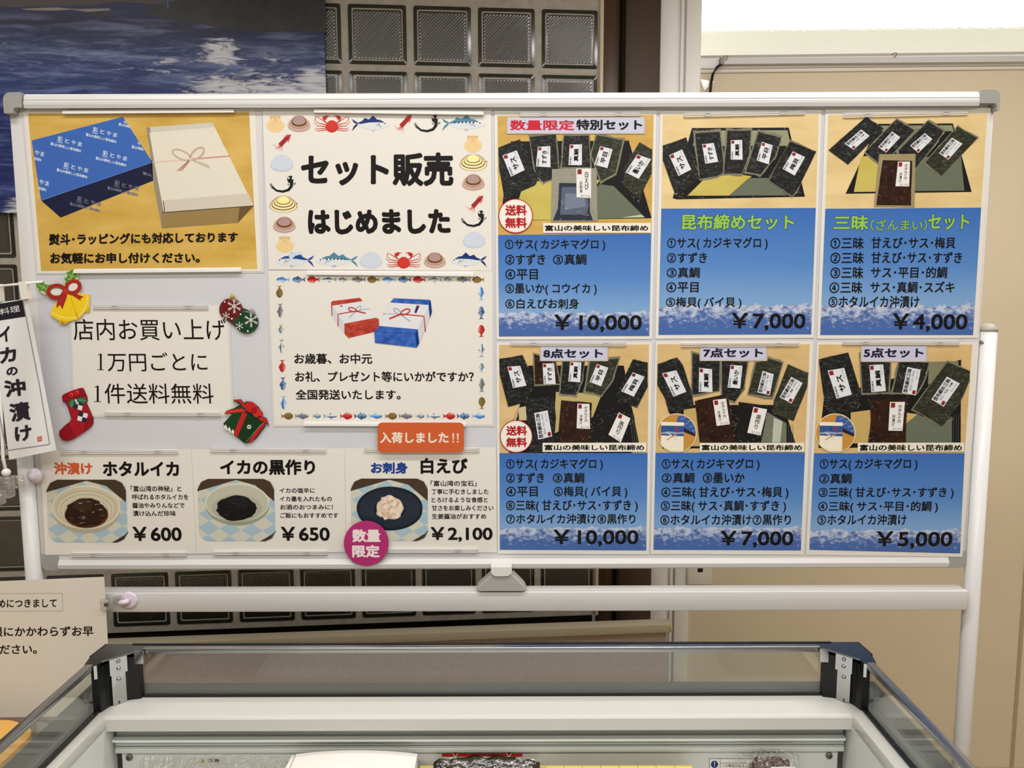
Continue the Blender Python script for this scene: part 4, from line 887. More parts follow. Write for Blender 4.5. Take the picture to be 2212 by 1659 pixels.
A.ln([(690, 545), (688, 440), (850, 410)], 9, RD, 6); A.ln([(850, 410), (965, 390)], 6, SV, 6); loop_(A, 848, 410, 780, 390, 16, RD, 7, 9); loop_(A, 848, 408, 888, 372, 14, SV, 7, 8); A.ln([(848, 412), (930, 432)], 11, RD, 7); A.ln([(845, 414), (786, 470)], 9, SV, 7)
A.pg([(712, 360), (728, 366), (722, 378), (708, 370)], RD, 7); A.pg([(708, 372), (716, 368), (750, 408), (744, 412)], (236, 236, 238), 6); A.build('red_gift_box', t)
A = Art(fr, P)
A = Art(fr, lambda x, y, l=0: P(x, y, l+9)); A.pg([(1175, 300), (1490, 314), (1500, 326), (1510, 420), (1490, 480), (1400, 690), (1378, 732), (1012, 690), (1005, 600), (1048, 540), (1145, 338)], G1, 2)
A.pg([(1175, 300), (1490, 314), (1485, 360), (1145, 338)], BLUW, 3); A.pg([(1490, 314), (1500, 326), (1510, 420), (1492, 478), (1480, 372)], (24, 56, 130), 3); A.pg([(1145, 338), (1485, 360), (1385, 572), (1048, 542)], G2, 3)
A.pg([(1048, 542), (1385, 572), (1378, 732), (1012, 690), (1005, 600)], BLUW, 4); A.pg([(1385, 572), (1400, 690), (1378, 732), (1362, 610)], (20, 50, 120), 5); A.ln([(1006, 592), (1362, 612)], 4, (24, 60, 140), 5)
A.ln([(1236, 438), (1440, 458), (1452, 590)], 10, RD, 6); A.ln([(1082, 436), (1236, 438)], 6, SV, 6); loop_(A, 1238, 438, 1316, 402, 20, RD, 7, 11); loop_(A, 1236, 436, 1178, 392, 16, SV, 7, 9); A.ln([(1236, 440), (1136, 480)], 13, RD, 7); A.ln([(1238, 444), (1320, 502)], 10, SV, 7)
A.pg([(1376, 362), (1400, 370), (1372, 432), (1356, 426)], (28, 44, 110), 7); A.pg([(1380, 360), (1402, 368), (1398, 382), (1374, 374)], RD, 8); A.pg([(1358, 420), (1372, 424), (1366, 434)], RD, 8); A.build('blue_gift_box', t)
A = Art(fr, P); A.tx('お歳暮、お中元', 307, 783, 987, 875, INK, 3, .029); A.build('lettering', t); A = Art(fr, P); A.tx('お礼、プレゼント等にいかがですか？', 313, 940, 1875, 1032, INK, 3, .029); A.build('lettering', t); A = Art(fr, P); A.tx('全国発送いたします。', 318, 1098, 1235, 1188, INK, 3, .029); A.build('lettering', t)
# ------------------------------------------------------------------ free delivery notice
fr = (3.568, 0, 560)
t, P = poster('plain cream notice in thin black lettering with no picture', [(153, 662), (491, 660), (500, 897), (161, 899)], [(148, 659.5), (496, 657.5), (506, 900.5), (157, 902.5)], 'notice', name='notice')
def one(A, x0, y0, x1, y1):
    """the figure 1 with a flag and a foot"""
    w, h = x1-x0, y1-y0; c = x0+w*.55
    A.pg([(c-w*.15, y0), (c+w*.13, y0), (c+w*.13, y1), (c-w*.15, y1)], INK, 3.2); A.pg([(x0+w*.1, y0+h*.06), (c-w*.1, y0), (c-w*.1, y0+h*.06), (x0+w*.1, y0+h*.1)], INK, 3)
    A.pg([(x0, y1-h*.04), (x1, y1-h*.04), (x1, y1), (x0, y1)], INK, 3)
A = Art(fr, P); A.tx('店内お買い上げ', 565, 460, 1740, 625, INK, 3, .004); A.build('lettering', t)
A = Art(fr, P); one(A, 750, 728, 800, 855); A.tx('万円ごとに', 828, 718, 1597, 865, INK, 3, .004); A.build('lettering', t)
A = Art(fr, P); one(A, 724, 975, 778, 1100); A.tx('件送料無料', 806, 958, 1645, 1113, INK, 3, .004); A.build('lettering', t)
# ------------------------------------------------------------------ three price cards
k_ = NT('checked_cloth_print', .42); ck = k_.n('ShaderNodeTexChecker'); k_.put(ck.inputs[0], k_.scale(k_.tc.outputs['Object'], (1, 1, 1.5), rot=(0, .7, 0))); ck.inputs['Scale'].default_value = 34
ck.inputs[1].default_value = lin((166, 190, 204)); ck.inputs[2].default_value = lin((206, 206, 190)); CLOTH = k_.col(ck.outputs[0]).m
def card(label, quad): return poster(label, quad, cat='price card', grp=None, name='price_card')
def dish_bg(A, x0, y0, x1, y1, sk=0):
    r = .14*(x1-x0); w, h = x1-x0, y1-y0
    A.rrect(x0, y0, x1, y1, r, CLOTH, 2, 8, sk)
    A.pg([(x0+r, y0), (x1-r, y0), (x1-r*.35, y0+r*.3), (x1, y0+r), (x1, y0+h*.36), (x0+w*.75, y0+h*.1), (x0+w*.5, y0+h*.02), (x0, y0+h*.2), (x0, y0+r), (x0+r*.35, y0+r*.3)], (72, 56, 42), 3)
    A.pg([(x1+sk-r*1.5, y1), (x1+sk, y1-h*.15), (x1+sk, y1-r), (x1+sk-r*.35, y1-r*.3), (x1+sk-r, y1)], (72, 60, 50), 3)
def blob(A, cx, cy, rx, ry, c, l, n=34, j=.08):
    A.pg([(cx+rx*math.cos(a)*(1+random.uniform(-j, j)), cy+ry*math.sin(a)*(1+random.uniform(-j, j))) for a in (2*math.pi*i/n for i in range(n))], c, l)
fr = (3.95, 60, 950)
t, P = card('price card with brown food in a ridged cream bowl, red word in title, ¥600', [(86, 972.5), (413, 970), (424.6, 1196), (98, 1199)])
A = Art(fr, P); A.tx('沖漬け', 223, 193, 550, 297, (206, 92, 54), 3, .045); A.build('heading', t); A = Art(fr, P); A.tx('ホタルイカ', 640, 183, 1290, 312, INK, 3, .042); A.build('heading', t)
A = Art(fr, P); dish_bg(A, 158, 340, 838, 878, 18)
A.ell(500, 600, 290, 196, (176, 170, 150), 4, n=40); A.ell(498, 575, 294, 188, (222, 214, 190), 5, n=40); A.ell(498, 578, 278, 174, (206, 196, 172), 6, n=40)
for i, k in enumerate((.92, .8, .68, .56)): A.ell(498, 585+i*10, 278*k, 168*k, (190, 180, 156), 7+2*i, n=36); A.ell(498, 590+i*10, 268*k, 160*k, (212, 203, 180), 8+2*i, n=36)
A.ell(500, 640, 186, 112, (92, 46, 20), 16); blob(A, 495, 622, 180, 120, (44, 28, 18), 17); blob(A, 470, 560, 90, 56, (60, 40, 26), 18, j=.15)
for i in range(40): a = random.random()*6.28; r = random.random()**.5; x, y = 495+160*r*math.cos(a), 625+100*r*math.sin(a); A.ln([(x, y), (x+random.uniform(8, 30), y+random.uniform(-8, 8)), (x+random.uniform(20, 44), y+random.uniform(-14, 14))], random.uniform(4, 10), random.choice([(84, 54, 34), (30, 20, 14), (120, 92, 70), (160, 140, 126)]), 19, 2)
A.build('dish_photo', t)
A = Art(fr, P)
for st, b_ in (('「富山湾の神秘」と', (878, 392, 1310, 443)), ('呼ばれるホタルイカを', (890, 465, 1370, 512)), ('醤油やみりんなどで', (892, 537, 1337, 583)), ('漬け込んだ珍味', (895, 605, 1263, 652))): A.tx(st, *b_, INK, 3, .026)
A.build('description', t); A = Art(fr, P); A.tx('￥600', 895, 742, 1313, 865, INK, 3, .03); A.build('price', t)
t, P = card('price card with black food in a plain pale bowl, priced ¥650', [(413.4, 970), (744.6, 968.4), (747, 1192.5), (425, 1196)])
A = Art((1, 0, 0), P); A.tx('イカの黒作り', 475.2, 992.5, 680.7, 1026, INK, 3, .042); A.build('heading', t)
A = Art(fr, P); dish_bg(A, 1447, 333, 2102, 868, 14)
A.ell(1790, 560, 272, 172, (150, 154, 134), 4, n=40); A.ell(1787, 537, 274, 166, (214, 214, 198), 5, n=40); A.ell(1787, 540, 262, 155, (190, 190, 170), 6, n=40); A.ell(1785, 585, 214, 118, (176, 176, 156), 7, n=40)
blob(A, 1780, 585, 170, 108, (20, 20, 22), 8, j=.06); blob(A, 1800, 540, 110, 62, (26, 26, 28), 9, j=.1)
for i in range(30): a = random.random()*6.28; r = random.random()**.5; x, y = 1780+140*r*math.cos(a), 585+90*r*math.sin(a); A.ln([(x, y), (x+14, y-6), (x+26, y+4)], 4, random.choice([(52, 52, 54), (70, 70, 72), (12, 12, 14)]), 10, 2)
A.build('dish_photo', t)
frB = (4.337, 600, 950); A = Art(frB, P)
for st, b_ in (('イカの塩辛に', (15, 450, 348, 500)), ('イカ墨を入れたもの', (18, 530, 507, 578)), ('お酒のおつまみに！', (22, 607, 517, 655)), ('ご飯にもおすすめです', (23, 683, 567, 733))): A.tx(st, *b_, INK, 3, .026)
A.build('description', t); A = Art(frB, P); A.tx('￥650', 30, 815, 487, 948, INK, 3, .03); A.build('price', t)
t, P = card('price card with white shrimp on a dark plate, blue word in title, ¥2,100', [(745, 968.4), (1071.5, 966), (1073.5, 1193.5), (747.4, 1192.5)])
A = Art(frB, P); A.tx('お刺身', 872, 210, 1217, 318, (30, 62, 140), 3, .045); A.build('heading', t); A = Art(frB, P); A.tx('白えび', 1338, 170, 1780, 320, INK, 3, .042); A.build('heading', t)
A = Art(frB, P); dish_bg(A, 683, 363, 1405, 950, 4)
A.ell(1050, 660, 306, 190, (22, 26, 32), 4, n=40); A.ell(1048, 640, 310, 202, (28, 34, 42), 5, n=40); A.ell(1048, 645, 296, 188, (22, 30, 44), 6, n=40)
for i in range(64): a = 2*math.pi*i/64; A.ln([(1048+150*math.cos(a), 650+95*math.sin(a)), (1048+286*math.cos(a), 645+180*math.sin(a))], 3, (66, 78, 92), 7, 5)
blob(A, 1050, 640, 128, 112, (224, 200, 180), 8, 26, .12)
for i in range(46): a = random.random()*6.28; r = random.random()**.5; x, y = 1050+110*r*math.cos(a), 640+100*r*math.sin(a); A.ell(x, y, random.uniform(14, 34), random.uniform(10, 20), random.choice([(234, 214, 196), (216, 190, 170), (240, 224, 208), (206, 176, 150)]), 9+i*.05, random.uniform(0, 180), n=12)
A.build('dish_photo', t)
A = Art(frB, P)
for st, b_ in (('「富山湾の宝石」', (1432, 382, 1863, 435)), ('丁寧に手むきしました', (1440, 460, 1975, 512)), ('とろけるような食感と', (1440, 537, 1968, 588)), ('甘さをお楽しみください', (1443, 613, 2020, 665)), ('生姜醤油がおすすめ', (1443, 692, 1953, 743))): A.tx(st, *b_, INK, 3, .026)
A.build('description', t); A = Art(frB, P); A.tx('￥2,100', 1432, 817, 2013, 957, INK, 3, .03); A.build('price', t)
# ------------------------------------------------------------------ magnet bars
WG, CG = 'white magnet bars holding posters', 'clear magnet bars holding posters'
bar('w', 134.5, 241, 505, 238, 8.5, 'white magnet bar across the top of the gold poster', WG)
bar('w', 158, 585.5, 520, 582, 9, 'white magnet bar across the bottom of the gold poster', WG)
bar('w', 678, 238, 1045, 243, 9, 'white magnet bar above the crab border of the announcement poster', WG)
bar('w', 662, 588.5, 1023, 592, 9.5, 'white magnet bar above the small fish border', WG)
bar('w', 655, 915.5, 1006, 917, 9, 'white magnet bar half hidden behind the orange sign', WG)
bar('c', 199, 663, 449, 663.5, 8, 'clear magnet bar above the notice in thin lettering', CG)
bar('c', 225, 894, 476, 895, 8, 'clear magnet bar below the notice in thin lettering', CG)
bar('c', 131, 976.5, 384, 976, 8.5, 'clear magnet bar above the ¥600 price card', CG)
bar('c', 153, 1199, 402, 1197.5, 8.5, 'clear magnet bar below the ¥600 price card', CG)
bar('c', 454, 972.5, 704, 973.5, 8, 'clear magnet bar above the ¥650 price card', CG)
bar('c', 461, 1195, 706, 1194.5, 8, 'clear magnet bar below the ¥650 price card', CG)
bar('c', 787, 972, 1035, 972, 8, 'clear magnet bar behind the orange sign above the ¥2,100 card', CG)
bar('c', 785, 1190, 1032, 1190, 8.5, 'clear magnet bar behind the round pink magnet', CG)
bar('c', 1123, 246.5, 1383, 245.5, 9, 'clear magnet bar above the red and black heading', CG)
bar('c', 1478, 248.5, 1739, 242, 9, 'clear magnet bar above the ¥7,000 sheet with green heading', CG)
bar('c', 1823, 249.5, 2091, 243, 9, 'clear magnet bar above the ¥4,000 sheet', CG)
bar('c', 1103, 742, 1353, 744, 8, 'clear magnet bar above the eight pack sheet', CG)
bar('c', 1472, 745.5, 1726, 743.5, 8, 'clear magnet bar above the seven pack sheet', CG)
bar('c', 1821, 740.5, 2074, 741.5, 8, 'clear magnet bar above the five pack sheet', CG)
# ================================================================== MAGNETS AND SIGNS ON THE BOARD
def cutout(name, label, cat, poly, frame, yb=YB-.0034, th=.0012, edge=(200, 196, 190)):
    """stiff magnet sheet with an outline; returns thing and a printing projector on its face"""
    k, ox, oy = frame; yf = yb-th
    F = lambda x, y, l=0: onY(x, y, yf-.0001-l*EPS)
    ps = [onY(ox+x/k, oy+y/k, yf) for x, y in poly]
    c = sum(ps, Vector())/len(ps); t = thing(name, label, cat, (c.x, YB, min(p.z for p in ps)))
    MB().prism(ps, (0, YB-.0004-yf, 0), M(edge, .5)).build('backing', t)
    return t, F
fr = (3.568, 0, 560)
def holly(A, x0, y0, x1, y1, w, c, c2, l, name=None):
    dx, dy = x1-x0, y1-y0; ps = []
    side = [(0, .0), (.1, .5), (.2, .55), (.26, 1), (.36, .62), (.5, .68), (.58, 1.0), (.68, .58), (.8, .62), (.86, .3), (1, 0)]
    L = math.hypot(dx, dy); nx, ny = -dy/L*w, dx/L*w
    ps = [(x0+dx*u+nx*v, y0+dy*u+ny*v) for u, v in side]+[(x0+dx*u-nx*v, y0+dy*u-ny*v) for u, v in side[::-1][1:-1]]
    A.pg(ps, c, l); A.ln([(x0+dx*.1, y0+dy*.1), (x0+dx*.92, y0+dy*.92)], w*.09, c2, l+1)
    for u in (.3, .5, .68):
        for sg in (-1, 1): A.ln([(x0+dx*(u+.1), y0+dy*(u+.1)), (x0+dx*u+nx*.5*sg, y0+dy*u+ny*.5*sg)], w*.07, c2, l+1)
    return ps
# --- bells
out = [(275, 192), (335, 182), (390, 205), (415, 225), (480, 235), (500, 205), (497, 150), (515, 95), (568, 78), (607, 130), (590, 175), (612, 200), (612, 262), (690, 275), (692, 330), (690, 375), (660, 400), (630, 440), (600, 465), (530, 480), (510, 500), (470, 502), (455, 478), (388, 428), (400, 385), (440, 320), (380, 300), (375, 265), (350, 275), (300, 250)]
t, F = cutout('bell_magnet', 'yellow twin bells magnet with red bow and holly leaves', 'magnet', out, fr, edge=(206, 200, 176))
YL, YD, YH = (240, 204, 36), (214, 170, 24), (250, 232, 150)
A = Art(fr, F); A.pg([(520, 270), (600, 262), (665, 268), (692, 275), (690, 330), (680, 375), (640, 425), (600, 462), (575, 400), (540, 330)], YL, 1); A.ell(672, 388, 18, 24, YD, .5, -30); A.ln([(676, 280), (672, 340), (640, 400), (606, 440)], 6, YH, 2); A.ln([(580, 400), (600, 440), (612, 470)], 10, YD, 2); A.build('bell', t)
A = Art(fr, F); A.ell(486, 482, 36, 20, YD, 3, 10); A.pg([(470, 300), (520, 255), (545, 290), (570, 370), (595, 465), (520, 482), (440, 465), (388, 430), (400, 385), (440, 330)], YL, 4); A.ln([(400, 410), (450, 440), (520, 455), (592, 448)], 7, YH, 5); A.ln([(545, 290), (570, 370), (590, 440)], 5, YD, 5); A.ell(482, 490, 8, 6, (150, 110, 20), 5); A.build('bell', t)
A = Art(fr, F); holly(A, 276, 190, 440, 262, 42, (84, 140, 40), (206, 220, 170), 6); A.build('holly_leaf', t)
A = Art(fr, F); holly(A, 570, 78, 520, 226, 50, (84, 140, 40), (206, 220, 170), 6); A.build('holly_leaf', t)
A = Art(fr, F); BR_ = (166, 44, 34)
A.ell(437, 252, 46, 26, (224, 221, 220), 8); A.ell(564, 214, 40, 28, (224, 221, 220), 8, -30); loop_(A, 500, 248, 372, 252, 48, BR_, 9, 30); loop_(A, 515, 240, 610, 190, 44, BR_, 9.6, 30); A.pg([(480, 245), (520, 240), (515, 290), (480, 385), (460, 350), (434, 378), (440, 320)], BR_, 10); A.pg([(515, 240), (540, 250), (645, 290), (620, 300), (622, 318), (560, 280)], BR_, 10); A.ell(505, 245, 26, 18, (186, 58, 44), 11); A.build('bow', t)
# --- baubles
c1, c2 = (1777, 388), (1900, 484)
circ = lambda c, r, a0, a1, n=22: [(c[0]+r*math.cos(math.radians(a0+(a1-a0)*i/n)), c[1]+r*math.sin(math.radians(a0+(a1-a0)*i/n))) for i in range(n+1)]
out = circ(c1, 88, 105, 350)+circ(c2, 88, 292-360+0, 150)
t, F = cutout('bauble_magnet', 'red and green baubles magnet with white snowflakes', 'magnet', out, fr, edge=(60, 50, 46))
def dome(A_mb, c, r, mat, k=.0025, y0=YB-.0046):
    n, m_ = 32, 7; vs = []; ctr = onY(c[0]/fr[0], 560+c[1]/fr[0], y0-k); vs.append(ctr)
    for j in range(1, m_+1):
        a = math.pi/2*j/m_
        for i in range(n):
            b = 2*math.pi*i/n; p = onY((c[0]+r*math.sin(a)*math.cos(b))/fr[0], 560+(c[1]+r*math.sin(a)*math.sin(b))/fr[0], y0-k*math.cos(a)); vs.append(p)
    fs = [[0, 1+i, 1+(i+1) % n] for i in range(n)]
    for j in range(m_-1): fs += [[1+j*n+i, 1+(j+1)*n+i, 1+(j+1)*n+(i+1) % n, 1+j*n+(i+1) % n] for i in range(n)]
    A_mb.add(vs, fs, mat, True)
def flake(A, cx, cy, r, l):
    for i in range(6):
        a = math.pi/3*i+.5; ux, uy = math.cos(a), math.sin(a); A.ln([(cx, cy), (cx+r*ux, cy+r*uy)], r*.09, (226, 220, 214), l)
        for q in (.5, .72, .9):
            for sg in (-.9, .9): A.ln([(cx+r*q*ux, cy+r*q*uy), (cx+r*(q+.2)*ux+r*.18*-uy*sg, cy+r*(q+.2)*uy+r*.18*ux*sg)], r*.08, (226, 220, 214), l)
    A.ring(cx, cy, r*.36, r*.08, (226, 220, 214), l+.3, 6)
F2 = lambda x, y, l=0: onY(x, y, YB-.0074-l*EPS)
for c, base, capc, cc, fl in ((c1, (104, 20, 22), (208, 172, 60), (1790, 290), ((1805, 362, 50), (1742, 436, 28))), (c2, (14, 62, 38), (180, 180, 178), (1945, 402), ((1935, 468, 50), (1846, 514, 28)))):
    m = MB(); dome(m, c, 88, M(base, .2, 0, .6)); bb_ = m.build('bauble', t)
    A = Art(fr, F2)
    for x, y, r in fl: flake(A, x, y, r, 1)
    A.ell(c[0]-45, c[1]-60, 6, 6, (240, 236, 226), 1); A.ell(c[0]+10, c[1]+70, 7, 7, (240, 236, 226), 1); A.build('snowflake', bb_)
    A = Art(fr, F); x, y = cc; e = 12 if c is c2 else 0
    MB().prism([onY((x+u)/fr[0], 560+(y+v)/fr[0], YB-.0062) for u, v in ((-17, -2-e/3), (17, -2+e/3), (17-e/2, 14+e/2), (-17-e/2, 12-e/3))], (0, .004, 0), M(capc, .3, .7)).build('cap', bb_)
    m = MB(); m.tube([onY((x+12*math.cos(a))/fr[0], 560+(y-10+9*math.sin(a))/fr[0], YB-.0052) for a in (math.pi*2*i/12 for i in range(13))], .0007, M(capc, .3, .7), 6); m.build('hanging_ring', bb_)
# --- stocking
out = [(476, 1058), (490, 1040), (560, 1010), (620, 992), (640, 997), (668, 1060), (672, 1092), (662, 1105), (690, 1165), (713, 1220), (712, 1270), (690, 1300), (640, 1335), (560, 1388), (520, 1402), (480, 1395), (456, 1360), (456, 1325), (500, 1280), (540, 1250), (550, 1225), (525, 1140), (500, 1098), (485, 1100)]
t, F = cutout('stocking_magnet', 'red stocking magnet with holly berries and chequered patches', 'magnet', out, fr, edge=(90, 18, 24))
A = Art(fr, F); RS, RS2, LN = (164, 26, 38), (146, 20, 32), (74, 14, 20)
A.pg(out, RS, .5); A.pg([(660, 1290), (665, 1250), (690, 1225), (714, 1222), (712, 1270), (690, 1300), (662, 1318)], RS2, 1); A.pg([(456, 1325), (500, 1282), (520, 1268), (580, 1372), (560, 1388), (520, 1402), (480, 1395), (456, 1360)], RS2, 1)
A.ln([(520, 1268), (550, 1310), (582, 1374)], 4, LN, 2); A.ln([(652, 1325), (664, 1250), (712, 1222)], 4, LN, 2); A.ln([(500, 1098), (525, 1140), (550, 1225)], 4, LN, 2); A.build('sock_print', t)
A = Art(fr, F); A.pg([(476, 1058), (490, 1040), (560, 1010), (620, 992), (640, 997), (660, 1045), (600, 1060), (510, 1098), (485, 1100)], (150, 20, 32), 2.5); A.ln([(485, 1100), (510, 1098), (600, 1060), (660, 1045)], 5, LN, 3); A.build('cuff', t)
A = Art(fr, F)
for i, (x, y) in enumerate(((600, 1118), (632, 1212))):
    for u in range(2):
        for v in range(2): a, b = 36, 10; X, Y = x+(u-1)*34+(v-1)*-8+8, y+(v-1)*34+(u-1)*10+6; A.pg([(X-4, Y-2), (X+30, Y+8), (X+22, Y+42), (X-12, Y+32)], (232, 228, 226) if (u+v) % 2 == (i % 2) else (32, 44, 66), 3+.2*(u*2+v))
A.pg([(568, 1105), (590, 1090), (606, 1098), (600, 1122), (580, 1126)], (32, 44, 66), 3); A.build('patch', t)
A = Art(fr, F); holly(A, 560, 1075, 548, 1145, 30, (24, 96, 58), (150, 196, 160), 5); holly(A, 590, 1080, 672, 1095, 32, (24, 96, 58), (150, 196, 160), 5); A.build('holly_leaf', t)
for x, y in ((548, 1050), (590, 1032)):
    m = MB(); p = onY(x/fr[0], 560+y/fr[0], YB-.0050); m.ball((p.x, p.y, p.z), .0055, .0018, .0055, M((190, 30, 34), .25)); m.build('berry', t)
# --- present
out = [(1720, 1268), (1790, 1190), (1728, 1192), (1745, 1168), (1800, 1150), (1850, 1120), (1795, 1085), (1850, 1080), (1880, 1110), (1895, 1096), (1935, 1100), (1985, 1135), (2005, 1165), (2022, 1185), (2020, 1215), (2050, 1225), (2070, 1280), (2045, 1262), (2040, 1290), (1970, 1385), (1925, 1415), (1885, 1418), (1800, 1350)]
t, F = cutout('present_magnet', 'dark green present magnet with a big red ribbon', 'magnet', out, fr, edge=(24, 60, 34))
A = Art(fr, F); GN, GN2 = (24, 62, 34), (18, 46, 28)
A.pg([(1720, 1268), (1840, 1150), (1905, 1195), (1800, 1352)], GN, 1); A.pg([(1905, 1195), (2015, 1265), (1890, 1418), (1800, 1352)], (20, 54, 30), 1); A.pg([(1840, 1150), (1960, 1180), (2050, 1250), (2015, 1265), (1905, 1195)], GN2, 1.4); A.pg([(2015, 1265), (2050, 1250), (2040, 1290), (1970, 1385), (1925, 1415), (1890, 1418)], GN2, 1.2); A.ln([(1895, 1412), (2015, 1270), (2046, 1256)], 4, (120, 150, 110), 2)
for k in range(3): x = 1740+k*28; y = 1272+k*18; A.pg([(x, y), (x+16, y+40), (x-16, y+28)], (236, 232, 216), 3); A.pg([(x-2, y+30), (x+6, y+34), (x+6, y+48), (x-2, y+44)], (236, 232, 216), 3)
for k in range(3): a = math.pi/3*k; A.ln([(1920-18*math.cos(a), 1292-18*math.sin(a)), (1920+18*math.cos(a), 1292+18*math.sin(a))], 8, (240, 234, 200), 3)
A.build('box_print', t)
A = Art(fr, F); RB = (192, 34, 34)
A.pg([(1870, 1172), (1905, 1190), (1830, 1370), (1800, 1348)], RB, 3); A.pg([(1965, 1330), (2030, 1262), (2042, 1274), (1940, 1412), (1912, 1416)], RB, 3); A.ell(1935, 1140, 50, 40, RB, 4, 30); A.ell(1985, 1185, 40, 34, (206, 46, 42), 5, 20); A.ell(1960, 1165, 22, 26, (160, 22, 28), 6)
A.pg([(1728, 1192), (1745, 1168), (1860, 1150), (1900, 1170), (1850, 1178)], (206, 50, 44), 5); A.pg([(1795, 1085), (1850, 1080), (1880, 1110), (1900, 1165), (1870, 1130), (1845, 1100)], RB, 5); A.pg([(1990, 1205), (2050, 1225), (2072, 1282), (2044, 1258), (2000, 1240)], RB, 5); A.build('ribbon_bow', t)
# --- orange sign and round pink magnet
def slabq(name, label, cat, pts, yb, th, mat):
    ps = [onY(x, y, yb-th) for x, y in pts]; c = sum(ps, Vector())/len(ps)
    t = thing(name, label, cat, (c.x, YB, min(p.z for p in ps))); MB().prism(ps, (0, th, 0), mat).build('plate', t)
    return t, (lambda x, y, l=0: onY(x, y, yb-th-.0001-l*EPS))
fr = (4.047, 560, 570)
def rr(x0, y0, x1, y1, r):
    ps = []
    for cx, cy, a in ((x1-r, y0+r, -90), (x1-r, y1-r, 0), (x0+r, y1-r, 90), (x0+r, y0+r, 180)):
        ps += [(cx+r*math.cos(math.radians(a+15*i)), cy+r*math.sin(math.radians(a+15*i))) for i in range(7)]
    return ps
t, F = slabq('arrival_sign', 'orange rounded sign with white writing below the gift season poster', 'sign', [(560+x/4.047, 570+y/4.047) for x, y in rr(1035, 1388, 1788, 1648, 40)], YB-.0095, .002, M((206, 92, 46), .4))
A = Art(fr, F); A.tx('入荷しました', 1055, 1470, 1655, 1568, (240, 224, 206), 1, .035); A.pg([(1688, 1482), (1704, 1482), (1700, 1540), (1692, 1540)], (240, 224, 206), 1); A.pg([(1728, 1482), (1744, 1482), (1740, 1540), (1732, 1540)], (240, 224, 206), 1); A.ell(1696, 1556, 8, 8, (240, 224, 206), 1); A.ell(1736, 1556, 8, 8, (240, 224, 206), 1); A.build('lettering', t)
MB().box(ORG[t.name].x-.03, ORG[t.name].x+.03, YB-.0095, YB-.0088, ORG[t.name].z+.02, ORG[t.name].z+.035, M((60, 58, 56), .6)).build('magnet_pad', t)
cp = (791, 1173.7)
t, F = slabq('round_magnet', 'round magenta magnet with white writing on the bottom rail', 'magnet', [(cp[0]+48.4*math.cos(2*math.pi*i/48), cp[1]+48.4*math.sin(2*math.pi*i/48)) for i in range(48)], YB-.0095, .002, M((178, 42, 112), .35))
A = Art(frB, F); A.tx('数量', 697, 838, 962, 960, (240, 226, 228), 1, .045); A.tx('限定', 697, 985, 955, 1103, (240, 226, 228), 1, .045); A.build('lettering', t)
# ================================================================== BANNER, NOTICE SHEET, SUCTION CUPS
YF = 1.475
fr = (3.07, 0, 560)
FP = lambda x, y, l=0: onY(x, y, YF-l*.00012)
pb = FP(60, 988)
t = thing('table_flag', 'small white hanging flag with black brush writing at the left of the whiteboard', 'flag', pb)
WV = lambda x, y, l=0: onY(x, y, YF-.004*math.sin(x*.06+y*.004)-l*.00015)
m = MB(); nx, ny = 14, 10
cl = [(-60, 292), (184, 262), (374, 1266), (60, 1330)]
def clq(u, v): (ax, ay), (bx, by), (cx, cy), (dx, dy) = cl; return ((ax*(1-u)+bx*u)*(1-v)+(dx*(1-u)+cx*u)*v, (ay*(1-u)+by*u)*(1-v)+(dy*(1-u)+cy*u)*v)
for off in (0, .0006):
    m.add([WV(clq(i/nx, j/ny)[0]/3.07, 560+clq(i/nx, j/ny)[1]/3.07)+Vector((0, off, 0)) for j in range(ny+1) for i in range(nx+1)], [[j*(nx+1)+i, j*(nx+1)+i+1, (j+1)*(nx+1)+i+1, (j+1)*(nx+1)+i] for j in range(ny) for i in range(nx)], M((226, 226, 226), .7), True)
m.build('cloth', t)
def grid(A, q, c, l, n=6):
    for i in range(n):
        for j in range(2): A.pg([mixq(q, i/n, j/2), mixq(q, (i+1)/n, j/2), mixq(q, (i+1)/n, (j+1)/2), mixq(q, i/n, (j+1)/2)], c, l)
A = Art(fr, WV); LV = (146, 140, 160)
for a, b in (((150, 272), (262, 838)), ((262, 838), (330, 1228)), ((330, 1228), (40, 1270)), ((40, 1270), (-90, 560))):
    pts = [(a[0]+(b[0]-a[0])*i/10, a[1]+(b[1]-a[1])*i/10) for i in range(11)]; A.ln(pts, 7, LV, 2)
A.build('border_print', t)
A = Art(fr, WV); grid(A, [(-60, 305), (148, 270), (168, 380), (-40, 412)], (34, 32, 40), 3, 8); A.txq('料理', [(2, 372), (134, 346), (126, 302), (-4, 330)], (214, 214, 214), 7, .01); A.build('title_block', t)
A = Art(fr, WV)
for ch, q in (('イ', [(0, 556), (74, 540), (62, 440), (-8, 452)]), ('カ', [(2, 694), (110, 672), (104, 574), (-4, 592)]), ('の', [(44, 776), (122, 764), (112, 708), (40, 722)]), ('沖', [(38, 918), (176, 900), (164, 788), (20, 806)]), ('漬', [(76, 1082), (204, 1064), (192, 938), (54, 960)]), ('け', [(102, 1214), (214, 1196), (204, 1094), (94, 1114)])):
    A.txq(ch, q, (38, 34, 46), 5, .04)
A.build('lettering', t)
A = Art(fr, WV); A.pg([(246, 1178), (276, 1172), (280, 1204), (250, 1210)], (206, 84, 66), 4); A.ln([(254, 1188), (272, 1184)], 3, (230, 214, 208), 5); A.ln([(256, 1198), (274, 1194)], 3, (230, 214, 208), 5); A.build('seal_print', t)
m = MB(); m.tube([FP(-40, 622, 0)+Vector((0, -.002, 0)), FP(93, 608.5)+Vector((0, -.002, 0))], .0022, M((232, 230, 226), .3), 10); m.build('crossrod', t)
